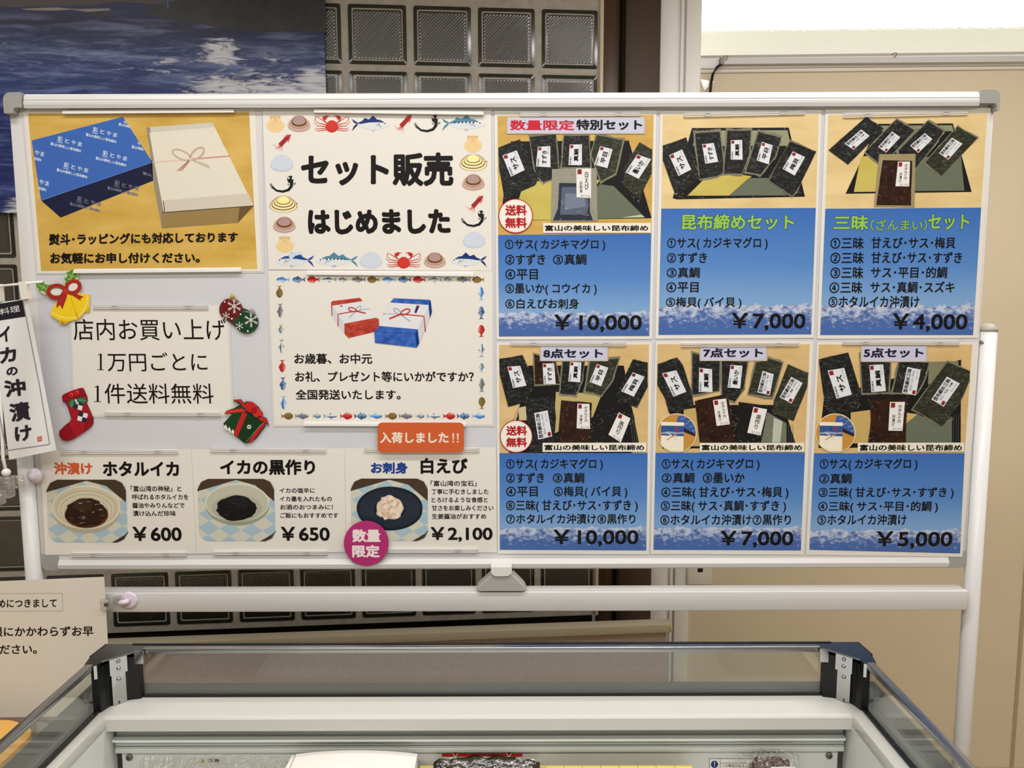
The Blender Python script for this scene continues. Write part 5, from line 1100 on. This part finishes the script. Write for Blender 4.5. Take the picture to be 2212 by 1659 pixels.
for q in ([(120, 150), (168, 145), (186, 262), (140, 268)], [(-40, 168), (-4, 164), (6, 280), (-30, 284)]):
    m = MB(); ps = [FP(x/3.07, 560+y/3.07, 50) for x, y in q]; m.prism(ps, (0, .012, 0), M((228, 224, 214), .6)); m.build('strap', t)
m = MB(); m.tube([FP(-14, 600)+Vector((0, .006, 0)), FP(2, 990)+Vector((0, .006, 0)), FP(9, 1022)+Vector((0, .006, 0))], .003, M((230, 228, 226), .3), 12); m.build('pole', t)
m = MB(); p = FP(9, 1022); m.ball((p.x, p.y+.006, p.z), .008, .008, .0075, M((232, 230, 228), .3)); m.build('socket', t)
CLR = glassmat('clear_plastic', (.9, .9, .9, 1), .12, .18, (1, 1, 1, 1), (260, .9, .004))
p = FP(11, 1052); q = onY(34, 1040, YB-.012)
t2 = thing('flag_clamp', 'clear plastic suction clamp with pale cup holding the flag pole', 'clamp', (p.x, p.y, p.z-.03))
m = MB(); m.box(p.x-.012, p.x+.010, p.y-.004, p.y+.016, p.z-.022, p.z+.02, CLR, .004); m.box(p.x-.02, p.x-.004, p.y-.006, p.y+.01, p.z-.034, p.z-.006, CLR, .004); m.box(p.x, p.x+.03, p.y+.006, p.y+.014, p.z-.005, p.z+.02, CLR, .003); m.build('clamp_body', t2)
m = MB(); c = Vector((p.x+.032, YB-.016, p.z+.012)); m.tube([c+Vector((0, -.012, 0)), c+Vector((0, -.004, 0)), c, c+Vector((0, .003, 0))], [.005, .007, .014, .015], M((226, 216, 230), .25), 20); m.build('suction_cup', t2)
# --- paper notice on the crossbar
YN = YB-.036
NP = lambda x, y, l=0: onY(x, y, YN-.006*math.sin((x-40)*.012)-.010*max(0, (x-150)/90)**2-l*.00015)
pb = NP(60, 1545); t = thing('paper_notice', 'white paper notice with black writing clipped to the left of the crossbar', 'notice', pb)
cl = [(-150, 1262), (225, 1246), (242, 1546), (-140, 1552)]
m = MB(); nx, ny = 26, 6
for off in (0, .0005):
    m.add([NP(*clq(i/nx, j/ny))+Vector((0, off, 0)) for j in range(ny+1) for i in range(nx+1)], [[j*(nx+1)+i, j*(nx+1)+i+1, (j+1)*(nx+1)+i+1, (j+1)*(nx+1)+i] for j in range(ny) for i in range(nx)], M((226, 222, 213), .5), True)
m.build('paper_sheet', t)
fr = (3.568, 0, 1200)
A = Art(fr, NP)
for a, b in (((-200, 296), (480, 290)), ((480, 290), (486, 426)), ((486, 426), (-200, 432))):
    A.ln([(a[0]+(b[0]-a[0])*i/12, a[1]+(b[1]-a[1])*i/12) for i in range(13)], 2.2, (150, 148, 144), 2)
A.build('frame_line', t)
A = Art(fr, NP); A.txq('めにつきまして', [(-16, 402), (437, 398), (437, 334), (-16, 338)], INK, 2, .025); A.build('lettering', t)
A = Art(fr, NP); A.txq('限にかかわらずお早', [(-60, 626), (720, 622), (720, 544), (-60, 550)], INK, 2, .025); A.build('lettering', t)
A = Art(fr, NP); A.txq('ください。', [(-78, 762), (284, 758), (284, 686), (-78, 690)], INK, 2, .025); A.build('lettering', t)
p = NP(232, 1304); t = thing('notice_clip', 'clear clip with pale lilac suction cup holding the paper notice', 'clip', (p.x, p.y, p.z-.016))
m = MB(); m.box(p.x-.012, p.x+.004, p.y-.005, p.y+.004, p.z-.013, p.z+.010, CLR, .002); m.box(p.x+.002, p.x+.024, YB-.034, YB-.026, p.z-.008, p.z+.008, CLR, .003); m.build('clip_body', t)
m = MB(); m.box(p.x-.004, p.x+.004, p.y-.007, p.y-.004, p.z-.003, p.z+.003, M((96, 92, 88), .3, .6), .001); m.build('spring', t)
c = onY(276, 1298, YB-.03); LIL = M((226, 214, 230), .22, 0, .5)
m = MB(); y1 = YB-.0242
m.tube([Vector((c.x, y1-.005, c.z)), Vector((c.x, y1-.0045, c.z)), Vector((c.x, y1-.001, c.z)), Vector((c.x, y1, c.z))], [.0145, .0155, .0168, .017], LIL, 28)
m.tube([Vector((c.x, y1-.004, c.z)), Vector((c.x-.001, y1-.012, c.z)), Vector((c.x-.012, y1-.016, c.z))], [.006, .0055, .0042], LIL, 14); m.build('suction_cup', t)
# ================================================================== FREEZER
ZRL = DZ+.87
yg = 1.275; xl, xr_f = -.664, .562
zr = onY(1040, 1502, yg).z                         # top of the white rim
yfr = onZ(1040, 1548, zr).y
xil, xir = onZ(228, 1549, zr).x, onZ(1845, 1549, zr).x
YFR = .14                                          # front end of the freezer, near the camera
fz = thing('display_freezer', 'white open display freezer with low glass guard around the rim', 'freezer', ((xl+xr_f)/2, .7, 0))
CH = M((188, 188, 190), .1, 1.0); STEEL = M((168, 168, 170), .28, 1.0); BLK = M((20, 20, 21), .3); DKG = M((72, 73, 73), .4); RIMW = M((197, 196, 189), .22, 0, .5); INW = M((208, 210, 206), .3, 0, .45); GRYT = M((176, 180, 176), .35)
zo = .052
m = MB()                                           # outer cabinet walls
xo0, xo1, yo1 = xl-zo, xr_f+zo, yg+.040
for a in ((xo0, xo0+.03, YFR-.04, yo1), (xo1-.03, xo1, YFR-.04, yo1), (xo0+.03, xo1-.03, yo1-.03, yo1), (xo0+.03, xo1-.03, YFR-.04, YFR-.01)): m.box(a[0], a[1], a[2], a[3], .08, zr-.03, M((222, 221, 214), .35))
m.box(xo0+.02, xo1-.02, YFR-.02, yo1-.02, .03, .08, DKG); m.build('cabinet', fz)
m = MB()
for a in ((xo0-.004, xl-.004, YFR-.04, yo1+.004), (xr_f+.004, xo1+.004, YFR-.04, yo1+.004), (xl-.004, xr_f+.004, yg+.006, yo1+.004), (xl-.004, xr_f+.004, YFR-.04, YFR-.006)): m.box(a[0], a[1], a[2], a[3], zr-.03, zr+.002, DKG, .003)
m.build('rim_bumper', fz)
for sx, X in ((-1, xl), (1, xr_f)):
    m = MB(); m.prism([(X-sx*.026, yg-.028, zr+.002), (X+sx*.03, yg-.028, zr+.002), (X+sx*.048, yg-.01, zr+.002), (X+sx*.048, yg+.024, zr+.002), (X+sx*.02, yg+.04, zr+.002), (X-sx*.026, yg+.04, zr+.002)][::1], (0, 0, .004), DKG); m.build('bumper_corner', fz)
m = MB()                                           # white rim: back profile, plain sides
prof = [(yg-.004, zr), (yfr+.006, zr), (yfr+.002, zr-.001), (yfr, zr-.004), (yfr, onY(1040, 1578, yfr).z), (yfr+.024, onY(1040, 1578, yfr).z)]
n = len(prof); vs_ = [(x, y, z) for x in (xil, xir) for y, z in prof]
m.add(vs_, [[i, n+i, n+i+1, i+1] for i in range(n-1)], RIMW)
for X0, X1, Xi in ((xl+.003, xil, xil), (xir, xr_f-.003, xir)):
    m.box(X0, X1, YFR, yg-.004, zr-.02, zr, RIMW, .001)
m.build('rim', fz)
zi = onY(1040, 1630, yfr+.022).z
m = MB(); Y1 = yfr+.024
prof = [(Y1, onY(1040, 1576, yfr).z+.004), (Y1, onY(1040, 1587, Y1).z), (Y1-.012, onY(1040, 1597, Y1-.012).z)]
n = len(prof); m.add([(x, y, z) for x in (xil+.004, xir-.004) for y, z in prof], [[i, n+i, n+i+1, i+1] for i in range(n-1)], GRYT)
Y2 = Y1-.012
za, zb2 = onY(1040, 1597, Y2).z, onY(1040, 1603, Y2).z
m.box(xil+.002, xir-.004, Y2, Y2+.02, zb2, za, M((232, 234, 230), .3), .0008)
Y3 = Y2+.006; z3 = onY(1040, 1609, Y3).z
m.box(xil+.004, xir-.004, Y3, Y3+.01, z3, zb2, GRYT)
for p0, p1 in ((1609, 1611.5), (1614, 1616)): m.box(xil+.004, xir-.004, Y3+.004, Y3+.012, onY(1040, p1, Y3).z, onY(1040, p0, Y3).z, M((50, 50, 48), .5))
m.box(xil+.004, xir-.004, Y3, Y3+.01, onY(1040, 1614, Y3).z, onY(1040, 1611.5, Y3).z, GRYT)
m.box(xil+.004, xir-.004, Y3-.002, Y3+.01, onY(1040, 1626, Y3-.002).z, onY(1040, 1616, Y3-.002).z, M((206, 208, 202), .3), .001); m.build('back_trim', fz)
YW_ = Y3+.004; ZF = DZ+.5
m = MB()
m.box(xil+.012, xir-.012, YW_, YW_+.01, ZF, onY(1040, 1624, YW_).z, INW)
m.box(xil-.012, xil+.0, YFR, yfr+.03, ZF, zr-.02, INW); m.box(xir, xir+.012, YFR, yfr+.03, ZF, zr-.02, INW)
m.box(xil, xir, YFR-.01, YFR, ZF, zr-.004, INW); m.box(xil, xir, YFR, YW_, ZF-.02, ZF, INW); m.build('inner_liner', fz)
for X in (xil+.024, xir-.026):
    p = onY(0, 1636, YW_); m = MB(); m.tube([(X, YW_-.003, p.z), (X, YW_-.0005, p.z)], [.005, .0055], M((120, 116, 110), .35, .7), 14); m.tube([(X, YW_-.0042, p.z), (X, YW_-.003, p.z)], .0025, M((90, 88, 84), .4, .6), 8); m.build('screw', fz)
GLS = glassmat('guard_glass', (.90, .92, .90, 1), .015, .03)
for nm, a in (('back_glass', (xl+.03, xr_f-.03, yg, yg+.004, zr, ZRL-.004)), ('side_glass', (xl-.002, xl+.002, YFR, yg-.02, zr, ZRL-.004)), ('side_glass', (xr_f-.002, xr_f+.002, YFR, yg-.02, zr, ZRL-.004)), ('front_glass', (xl+.02, xr_f-.02, YFR-.002, YFR+.002, zr, ZRL-.004))):
    MB().box(*a, GLS).build(nm, fz)
zrl0 = onY(1040, 1411, yg-.005).z
MB().box(xl+.034, xr_f-.034, yg-.005, yg+.009, zrl0, ZRL, STEEL, .0015).box(xl+.034, xr_f-.034, yg+.009, yg+.013, ZRL-.01, ZRL+.001, BLK).build('top_rail', fz)
for X in (xl, xr_f): MB().box(X-.007, X+.006, YFR, yg-.034, zrl0, ZRL, STEEL, .0015).build('top_rail', fz)
MB().box(xl+.02, xr_f-.02, YFR-.006, YFR+.006, zrl0, ZRL, STEEL, .0015).build('top_rail', fz)
m = MB(); m.box(xl+.02, xr_f-.02, yg-.004, yg-.0005, zr, zr+.003, BLK)
for X, s in ((xl, 1), (xr_f, -1)): m.box(min(X+s*.002, X+s*.006), max(X+s*.002, X+s*.006), YFR, yg-.02, zr, zr+.003, BLK)
m.build('gasket', fz)
for X, s in ((xl, 1), (xr_f, -1)):                 # corner posts
    V = lambda a, b, z: Vector((X+s*a, yg-b, z))
    hz = ZRL-.002
    m = MB(); m.prism([V(.001, -.004, zr), V(.052, -.004, zr), V(.052, .008, zr), V(.036, .012, zr), V(.02, .02, zr)], (0, 0, hz-.01-zr), BLK); m.prism([V(-.004, .0, zr), V(.02, .02, zr), V(.012, .036, zr), V(.008, .052, zr), V(-.004, .052, zr)], (0, 0, hz-.01-zr), BLK); m.prism([V(.003, .052, zr), V(.009, .05, zr), V(.007, .03, zr), V(.003, .03, zr)], (0, 0, hz-.01-zr), BLK); post = m.build('corner_post', fz)
    m = MB(); m.prism([V(.027, .012, zr+.0), V(.0335, .018, zr+.0), V(.0185, .0335, zr+.0), V(.013, .027, zr)], (0, 0, hz-.022-zr), CH); m.build('cover_plate', post)
    m = MB(); m.prism([V(.033, .014, hz-.03), V(.0375, .0185, hz-.03), V(.0185, .0375, hz-.03), V(.014, .033, hz-.03)], (0, 0, .028), CH)
    m.prism([V(-.008, -.012, hz-.001), V(.058, -.012, hz-.001), V(.058, .010, hz-.001), V(.05, .014, hz-.001), V(.012, .05, hz-.001), V(.008, .062, hz-.001), V(-.008, .062, hz-.001), V(-.012, .04, hz-.001)], (0, 0, .003), M((112, 112, 114), .22, 1.0))
    m.prism([V(.044, .0065, hz-.022), V(.060, .0065, hz-.022), V(.060, .010, hz-.022), V(.046, .011, hz-.022)], (0, 0, .022), CH); m.prism([V(.006, .05, hz-.022), V(.0095, .046, hz-.022), V(.011, .062, hz-.022), V(.007, .064, hz-.022)], (0, 0, .022), CH); m.build('chrome_bracket', post)
    for dz in (.009, .021, .040):
        a = Vector((s*.6, -.8, 0)).normalized(); b0 = V(.028, .028, hz-dz)
        if dz > .03: b0 = V(.026, .026, hz-dz)
        m = MB(); m.tube([b0, b0+a*.0015, b0+a*.0025], [.0034, .003, .0012], STEEL, 12); m.build('screw', post)
    m = MB(); m.prism([V(-.014, -.016, hz-.02), V(.045, -.016, hz-.02), V(.045, -.0125, hz-.02), V(-.0085, -.0125, hz-.02), V(-.0125, .03, hz-.02), V(-.017, .03, hz-.02)], (0, 0, .0205), BLK); m.build('post_cap', post)
# labels inside the freezer
yl_ = YW_-.0004
LP = lambda x, y, l=0: onY(x, y, yl_-l*.00008)
fr = (4.254, 880, 1500)
A = Art(fr, LP); A.pg([(316, 545), (1058, 545), (1058, 572), (316, 572)], (186, 40, 36), 1)
for x in (441, 934): A.pg([(x-38, 526), (x+38, 526), (x+6, 572), (x-6, 572)], (226, 224, 216), 1.5); A.pg([(x-27, 526), (x+27, 526), (x, 568)], (176, 34, 32), 2)
A.tx('SAFETY LOAD LINE', 577, 549, 800, 567, INK, 3, .03); A.build('load_line_label', fz)
fr = (3.0722, 1380, 1500)
A = Art(fr, LP); A.pg([(466, 425), (885, 425), (885, 560), (466, 560)], (228, 227, 218), 1)
for a in (((466, 427), (885, 427)), ((468, 425), (468, 560)), ((540, 425), (540, 560)), ((540, 456), (885, 456))): A.ln(list(a), 3, (80, 80, 84), 2)
A.ell(502, 464, 24, 24, (30, 48, 110), 2.5); A.pg([(499, 447), (505, 447), (504, 466), (500, 466)], (236, 236, 236), 3); A.ell(502, 474, 3.2, 3.2, (236, 236, 236), 3); A.tx('この製品は必ず', 553, 464, 700, 482, INK, 3, .01); A.build('warning_label', fz)
fr = (3.0722, 180, 1500)
A = Art(fr, LP); A.pg([(735, 422), (945, 422), (945, 560), (735, 560)], (204, 202, 194), 1); A.pg([(778, 452), (808, 452), (793, 424)], (206, 158, 40), 2); A.pg([(791, 434), (795, 434), (794, 446), (792, 446)], INK, 3); A.tx('注意', 828, 428, 904, 450, INK, 3, .02); A.build('caution_label', fz)
# --- goods inside
def rest(x0, x1, y0, y1): return ZF+.0005
zx = lambda px, py, y: onY(px, py, y)
GLOSSYC = glassmat('clear_bag', (.93, .93, .91, 1), .16, .12, (1, 1, 1, 1), (90, 1.0, .02))
def crumple(x0, x1, yc, th, z0, z1, seed, n=34, amp=.012):
    rnd = random.Random(seed); b = bmesh.new(); bmesh.ops.create_grid(b, x_segments=n, y_segments=n, size=.5)
    from mathutils import noise as mn
    vsF = []; vsB = []
    for v in b.verts:
        u, w = v.co.x+.5, v.co.y+.5; e = (max(0, 1-(2*u-1)**4)*max(0, 1-(2*w-1)**4))**.5
        top = z1+.008*mn.noise(Vector((u*9+seed, 0, 0)))-.010*(abs(2*u-1)**3)
        d = mn.noise(Vector((u*11, w*14, seed)))*amp+mn.noise(Vector((u*27, w*30, seed+5)))*amp*.5
        vsF.append(Vector((x0+(x1-x0)*u, yc-th*e-d*e, z0+(top-z0)*w))); vsB.append(Vector((x0+(x1-x0)*u, yc+.003, z0+(top-z0)*w)))
    b.verts.index_update(); fs = [[v.index for v in f.verts] for f in b.faces]; b.free(); return vsF, vsB, fs
# clear bag, left
yb_ = YW_-.012; p0, p1, pt = zx(300, 1640, yb_), zx(640, 1640, yb_), zx(470, 1629, yb_)
t = thing('clear_food_bag', 'crinkled clear bag at the far left inside the freezer', 'bag', ((p0.x+p1.x)/2, yb_, ZF))
f, bk, fs = crumple(p0.x, p1.x, yb_, .028, ZF+.001, pt.z, 3, amp=.016); MB().add(f, fs, GLOSSYC, True).build('film', t)
m = MB(); cx = (p0.x+p1.x)/2-.02
for i in range(12): random.seed(i); m.ball((cx+random.uniform(-.08, .08), yb_-.012, ZF+.012+.19*random.random()*.8), .024, .008, .016, M((200, 186, 160), .4), 12)
m.build('contents', t)
# white lidded box
y1, y0 = 1.205, 1.138; a, b_ = zx(641, 1640, y1), zx(902, 1640, y1); zt1 = onY(770, 1622, y1).z
t = thing('food_box', 'white box with blue band beside the dark package in the freezer', 'box', ((a.x+b_.x)/2, y1, ZF))
def arch(x0, x1, y0, y1, z0, z1, rise, n=14): return [Vector((x0, y0, z0)), Vector((x1, y0, z0))]+[Vector((x1+(x0-x1)*i/n, y0, z1-rise*(2*i/n-1)**2)) for i in range(n+1)]
ps = arch(a.x, b_.x, y0, y1, ZF, zt1, .006); m = MB(); m.prism([p_+Vector((0, 0, .001)) for p_ in ps], (0, y1-y0, 0), M((228, 225, 218), .35)); m.build('box_body', t)
q = arch(a.x+.01, b_.x-.004, y0-.0006, y1, ZF+.02, zt1-.008, .006); MB().prism(q, (0, .0005, 0), M((44, 78, 168), .4)).build('blue_band', t)
MB().box(a.x-.008, a.x-.002, y0, y1, zt1-.06, zt1-.006, M((222, 220, 212), .4), .001).build('side_flap', t)
# dark package
yb_ = YW_-.02; a, b_ = zx(936, 1640, yb_), zx(1166, 1640, yb_); z1 = zx(1050, 1652, yb_-.02).z
t = thing('dark_food_package', 'dark kelp package in glossy film below the red load line label', 'package', ((a.x+b_.x)/2, yb_, ZF))
k_ = NT('kelp', .18, .6); kc = k_.noise(k_.tc.outputs['Object'], 30, 5); KELP3 = k_.col(k_.ramp(kc, [(.35, (24, 20, 16)), (.7, (62, 54, 44))]))
KELP3 = KELP3.bump(kc, .3, .004).m
f, bk, fs = crumple(a.x, b_.x, yb_, .026, ZF+.001, z1, 11, amp=.008); MB().add(f, fs, KELP3, True).add(bk, fs, KELP3).build('kelp_block', t)
f, bk, fs = crumple(a.x-.016, b_.x+.006, yb_-.001, .031, ZF+.001, z1+.003, 12, amp=.006); MB().add(f, fs, glassmat('tight_film', (.95, .95, .94, 1), .1, .0, (1, 1, 1, 1), (40, .6, .01)), True).build('film', t)
# yellow packages
for px0, px1, py, dy, sd, lb in ((907, 1180, 1652, .004, 21, 'yellow package peeking out behind the dark package'), (1178, 1495, 1652, .03, 22, 'long yellow package right of the dark package')):
    yb_ = YW_-dy; a, b_ = zx(px0, py, yb_), zx(px1, py, yb_)
    t = thing('yellow_package', lb, 'package', ((a.x+b_.x)/2, yb_, ZF)); YP = M((220, 198, 112), .3)
    m = MB(); m.box(a.x, b_.x, yb_-.012, yb_, ZF+.001, a.z, YP, .002); m.build('pack_body', t)
    m = MB(); nfl = 8
    for i in range(1, nfl): x = a.x+(b_.x-a.x)*i/nfl; m.box(x-.0006, x+.0006, yb_-.0126, yb_+.0002, a.z-.03, a.z+.0004, M((186, 150, 60), .4))
    m.build('crease', t)
    m = MB(); xx = a.x+.03 if sd == 22 else a.x+.006
    m.tube([(xx-.016, yb_-.0125, a.z-.006), (xx-.006, yb_-.0125, a.z-.004), (xx, yb_-.0125, a.z-.008), (xx+.001, yb_-.0125, a.z-.03)], .0009, M(INK), 6); m.build('printed_line', t)
# bag with brown contents
yb_ = YW_-.022; a, b_ = zx(1588, 1640, yb_), zx(1728, 1640, yb_); z1 = zx(1650, 1627, yb_-.01).z
t = thing('squid_bag', 'clear bag of brown squid with white label, right end of the freezer', 'bag', ((a.x+b_.x)/2, yb_, ZF))
f, bk, fs = crumple(a.x, b_.x, yb_, .03, ZF+.001, z1, 31, amp=.014); MB().add(f, fs, GLOSSYC, True).build('film', t)
m = MB(); f, bk, fs = crumple(a.x+.022, b_.x-.016, yb_-.001, .022, ZF+.001, z1-.012, 33, amp=.008); m.add(f, fs, M((74, 30, 18), .25), True); m.build('squid', t)
zl_ = onY(1670, 1656, yb_-.035).z; MB().box((a.x+b_.x)/2-.006, b_.x-.02, yb_-.036, yb_-.0355, ZF+.04, zl_, M((226, 224, 218), .4)).build('label_sticker', t)
# --- yellow bin left of the freezer
yb_ = 1.44; zB = onY(40, 1548, yb_).z; xB = onY(97, 1560, yb_).x
t = thing('yellow_bin', 'amber yellow plastic bin on the floor left of the freezer', 'bin', (xB-.2, 1.3, 0))
YBN = M((222, 170, 84), .35)
def rloop(x0, x1, y0, y1, z, r, n=6):
    ps = []
    for cx, cy, a0 in ((x1-r, y0+r, -90), (x1-r, y1-r, 0), (x0+r, y1-r, 90), (x0+r, y0+r, 180)):
        ps += [Vector((cx+r*math.cos(math.radians(a0+90*i/n)), cy+r*math.sin(math.radians(a0+90*i/n)), z)) for i in range(n+1)]
    return ps
def loft(loops, m, mat, caps=True):
    n = len(loops[0]); vs = [p for L in loops for p in L]; fs = []
    for k in range(len(loops)-1): fs += [[k*n+i, k*n+(i+1) % n, (k+1)*n+(i+1) % n, (k+1)*n+i] for i in range(n)]
    if caps: fs += [list(range(n))[::-1], list(range((len(loops)-1)*n, len(loops)*n))]
    m.add(vs, fs, mat, False)
m = MB(); x0, x1, y0, y1 = xB-.42, xB-.006, 1.14, yb_-.006
loft([rloop(x0+.08, x1-.1, y0+.06, y1-.06, 0, .05), rloop(x0+.01, x1-.01, y0+.01, y1-.01, zB-.05, .06)], m, YBN); m.build('bin_body', t)
m = MB(); loft([rloop(xB-.42, xB, 1.134, yb_, zB-.055, .06), rloop(xB-.42, xB, 1.134, yb_, zB-.012, .06), rloop(xB-.405, xB-.012, 1.146, yb_-.012, zB, .055)], m, YBN); m.build('lid', t)
# ------------------------------------------------------------------ groups of look-alikes
for o in SC.objects:
    if o.parent is None and 'label' in o:
        if o.name.startswith('price_card'): o['group'] = 'price cards along the bottom left'
        elif o.name.startswith('poster') and ('set poster' in o['label']): o['group'] = 'set posters on the right half'
        elif o.name.startswith('yellow_package'): o['group'] = 'yellow packages in the freezer'
        elif o.name in ('bell_magnet', 'bauble_magnet', 'stocking_magnet', 'present_magnet'): o['group'] = 'Christmas magnets around the notice'
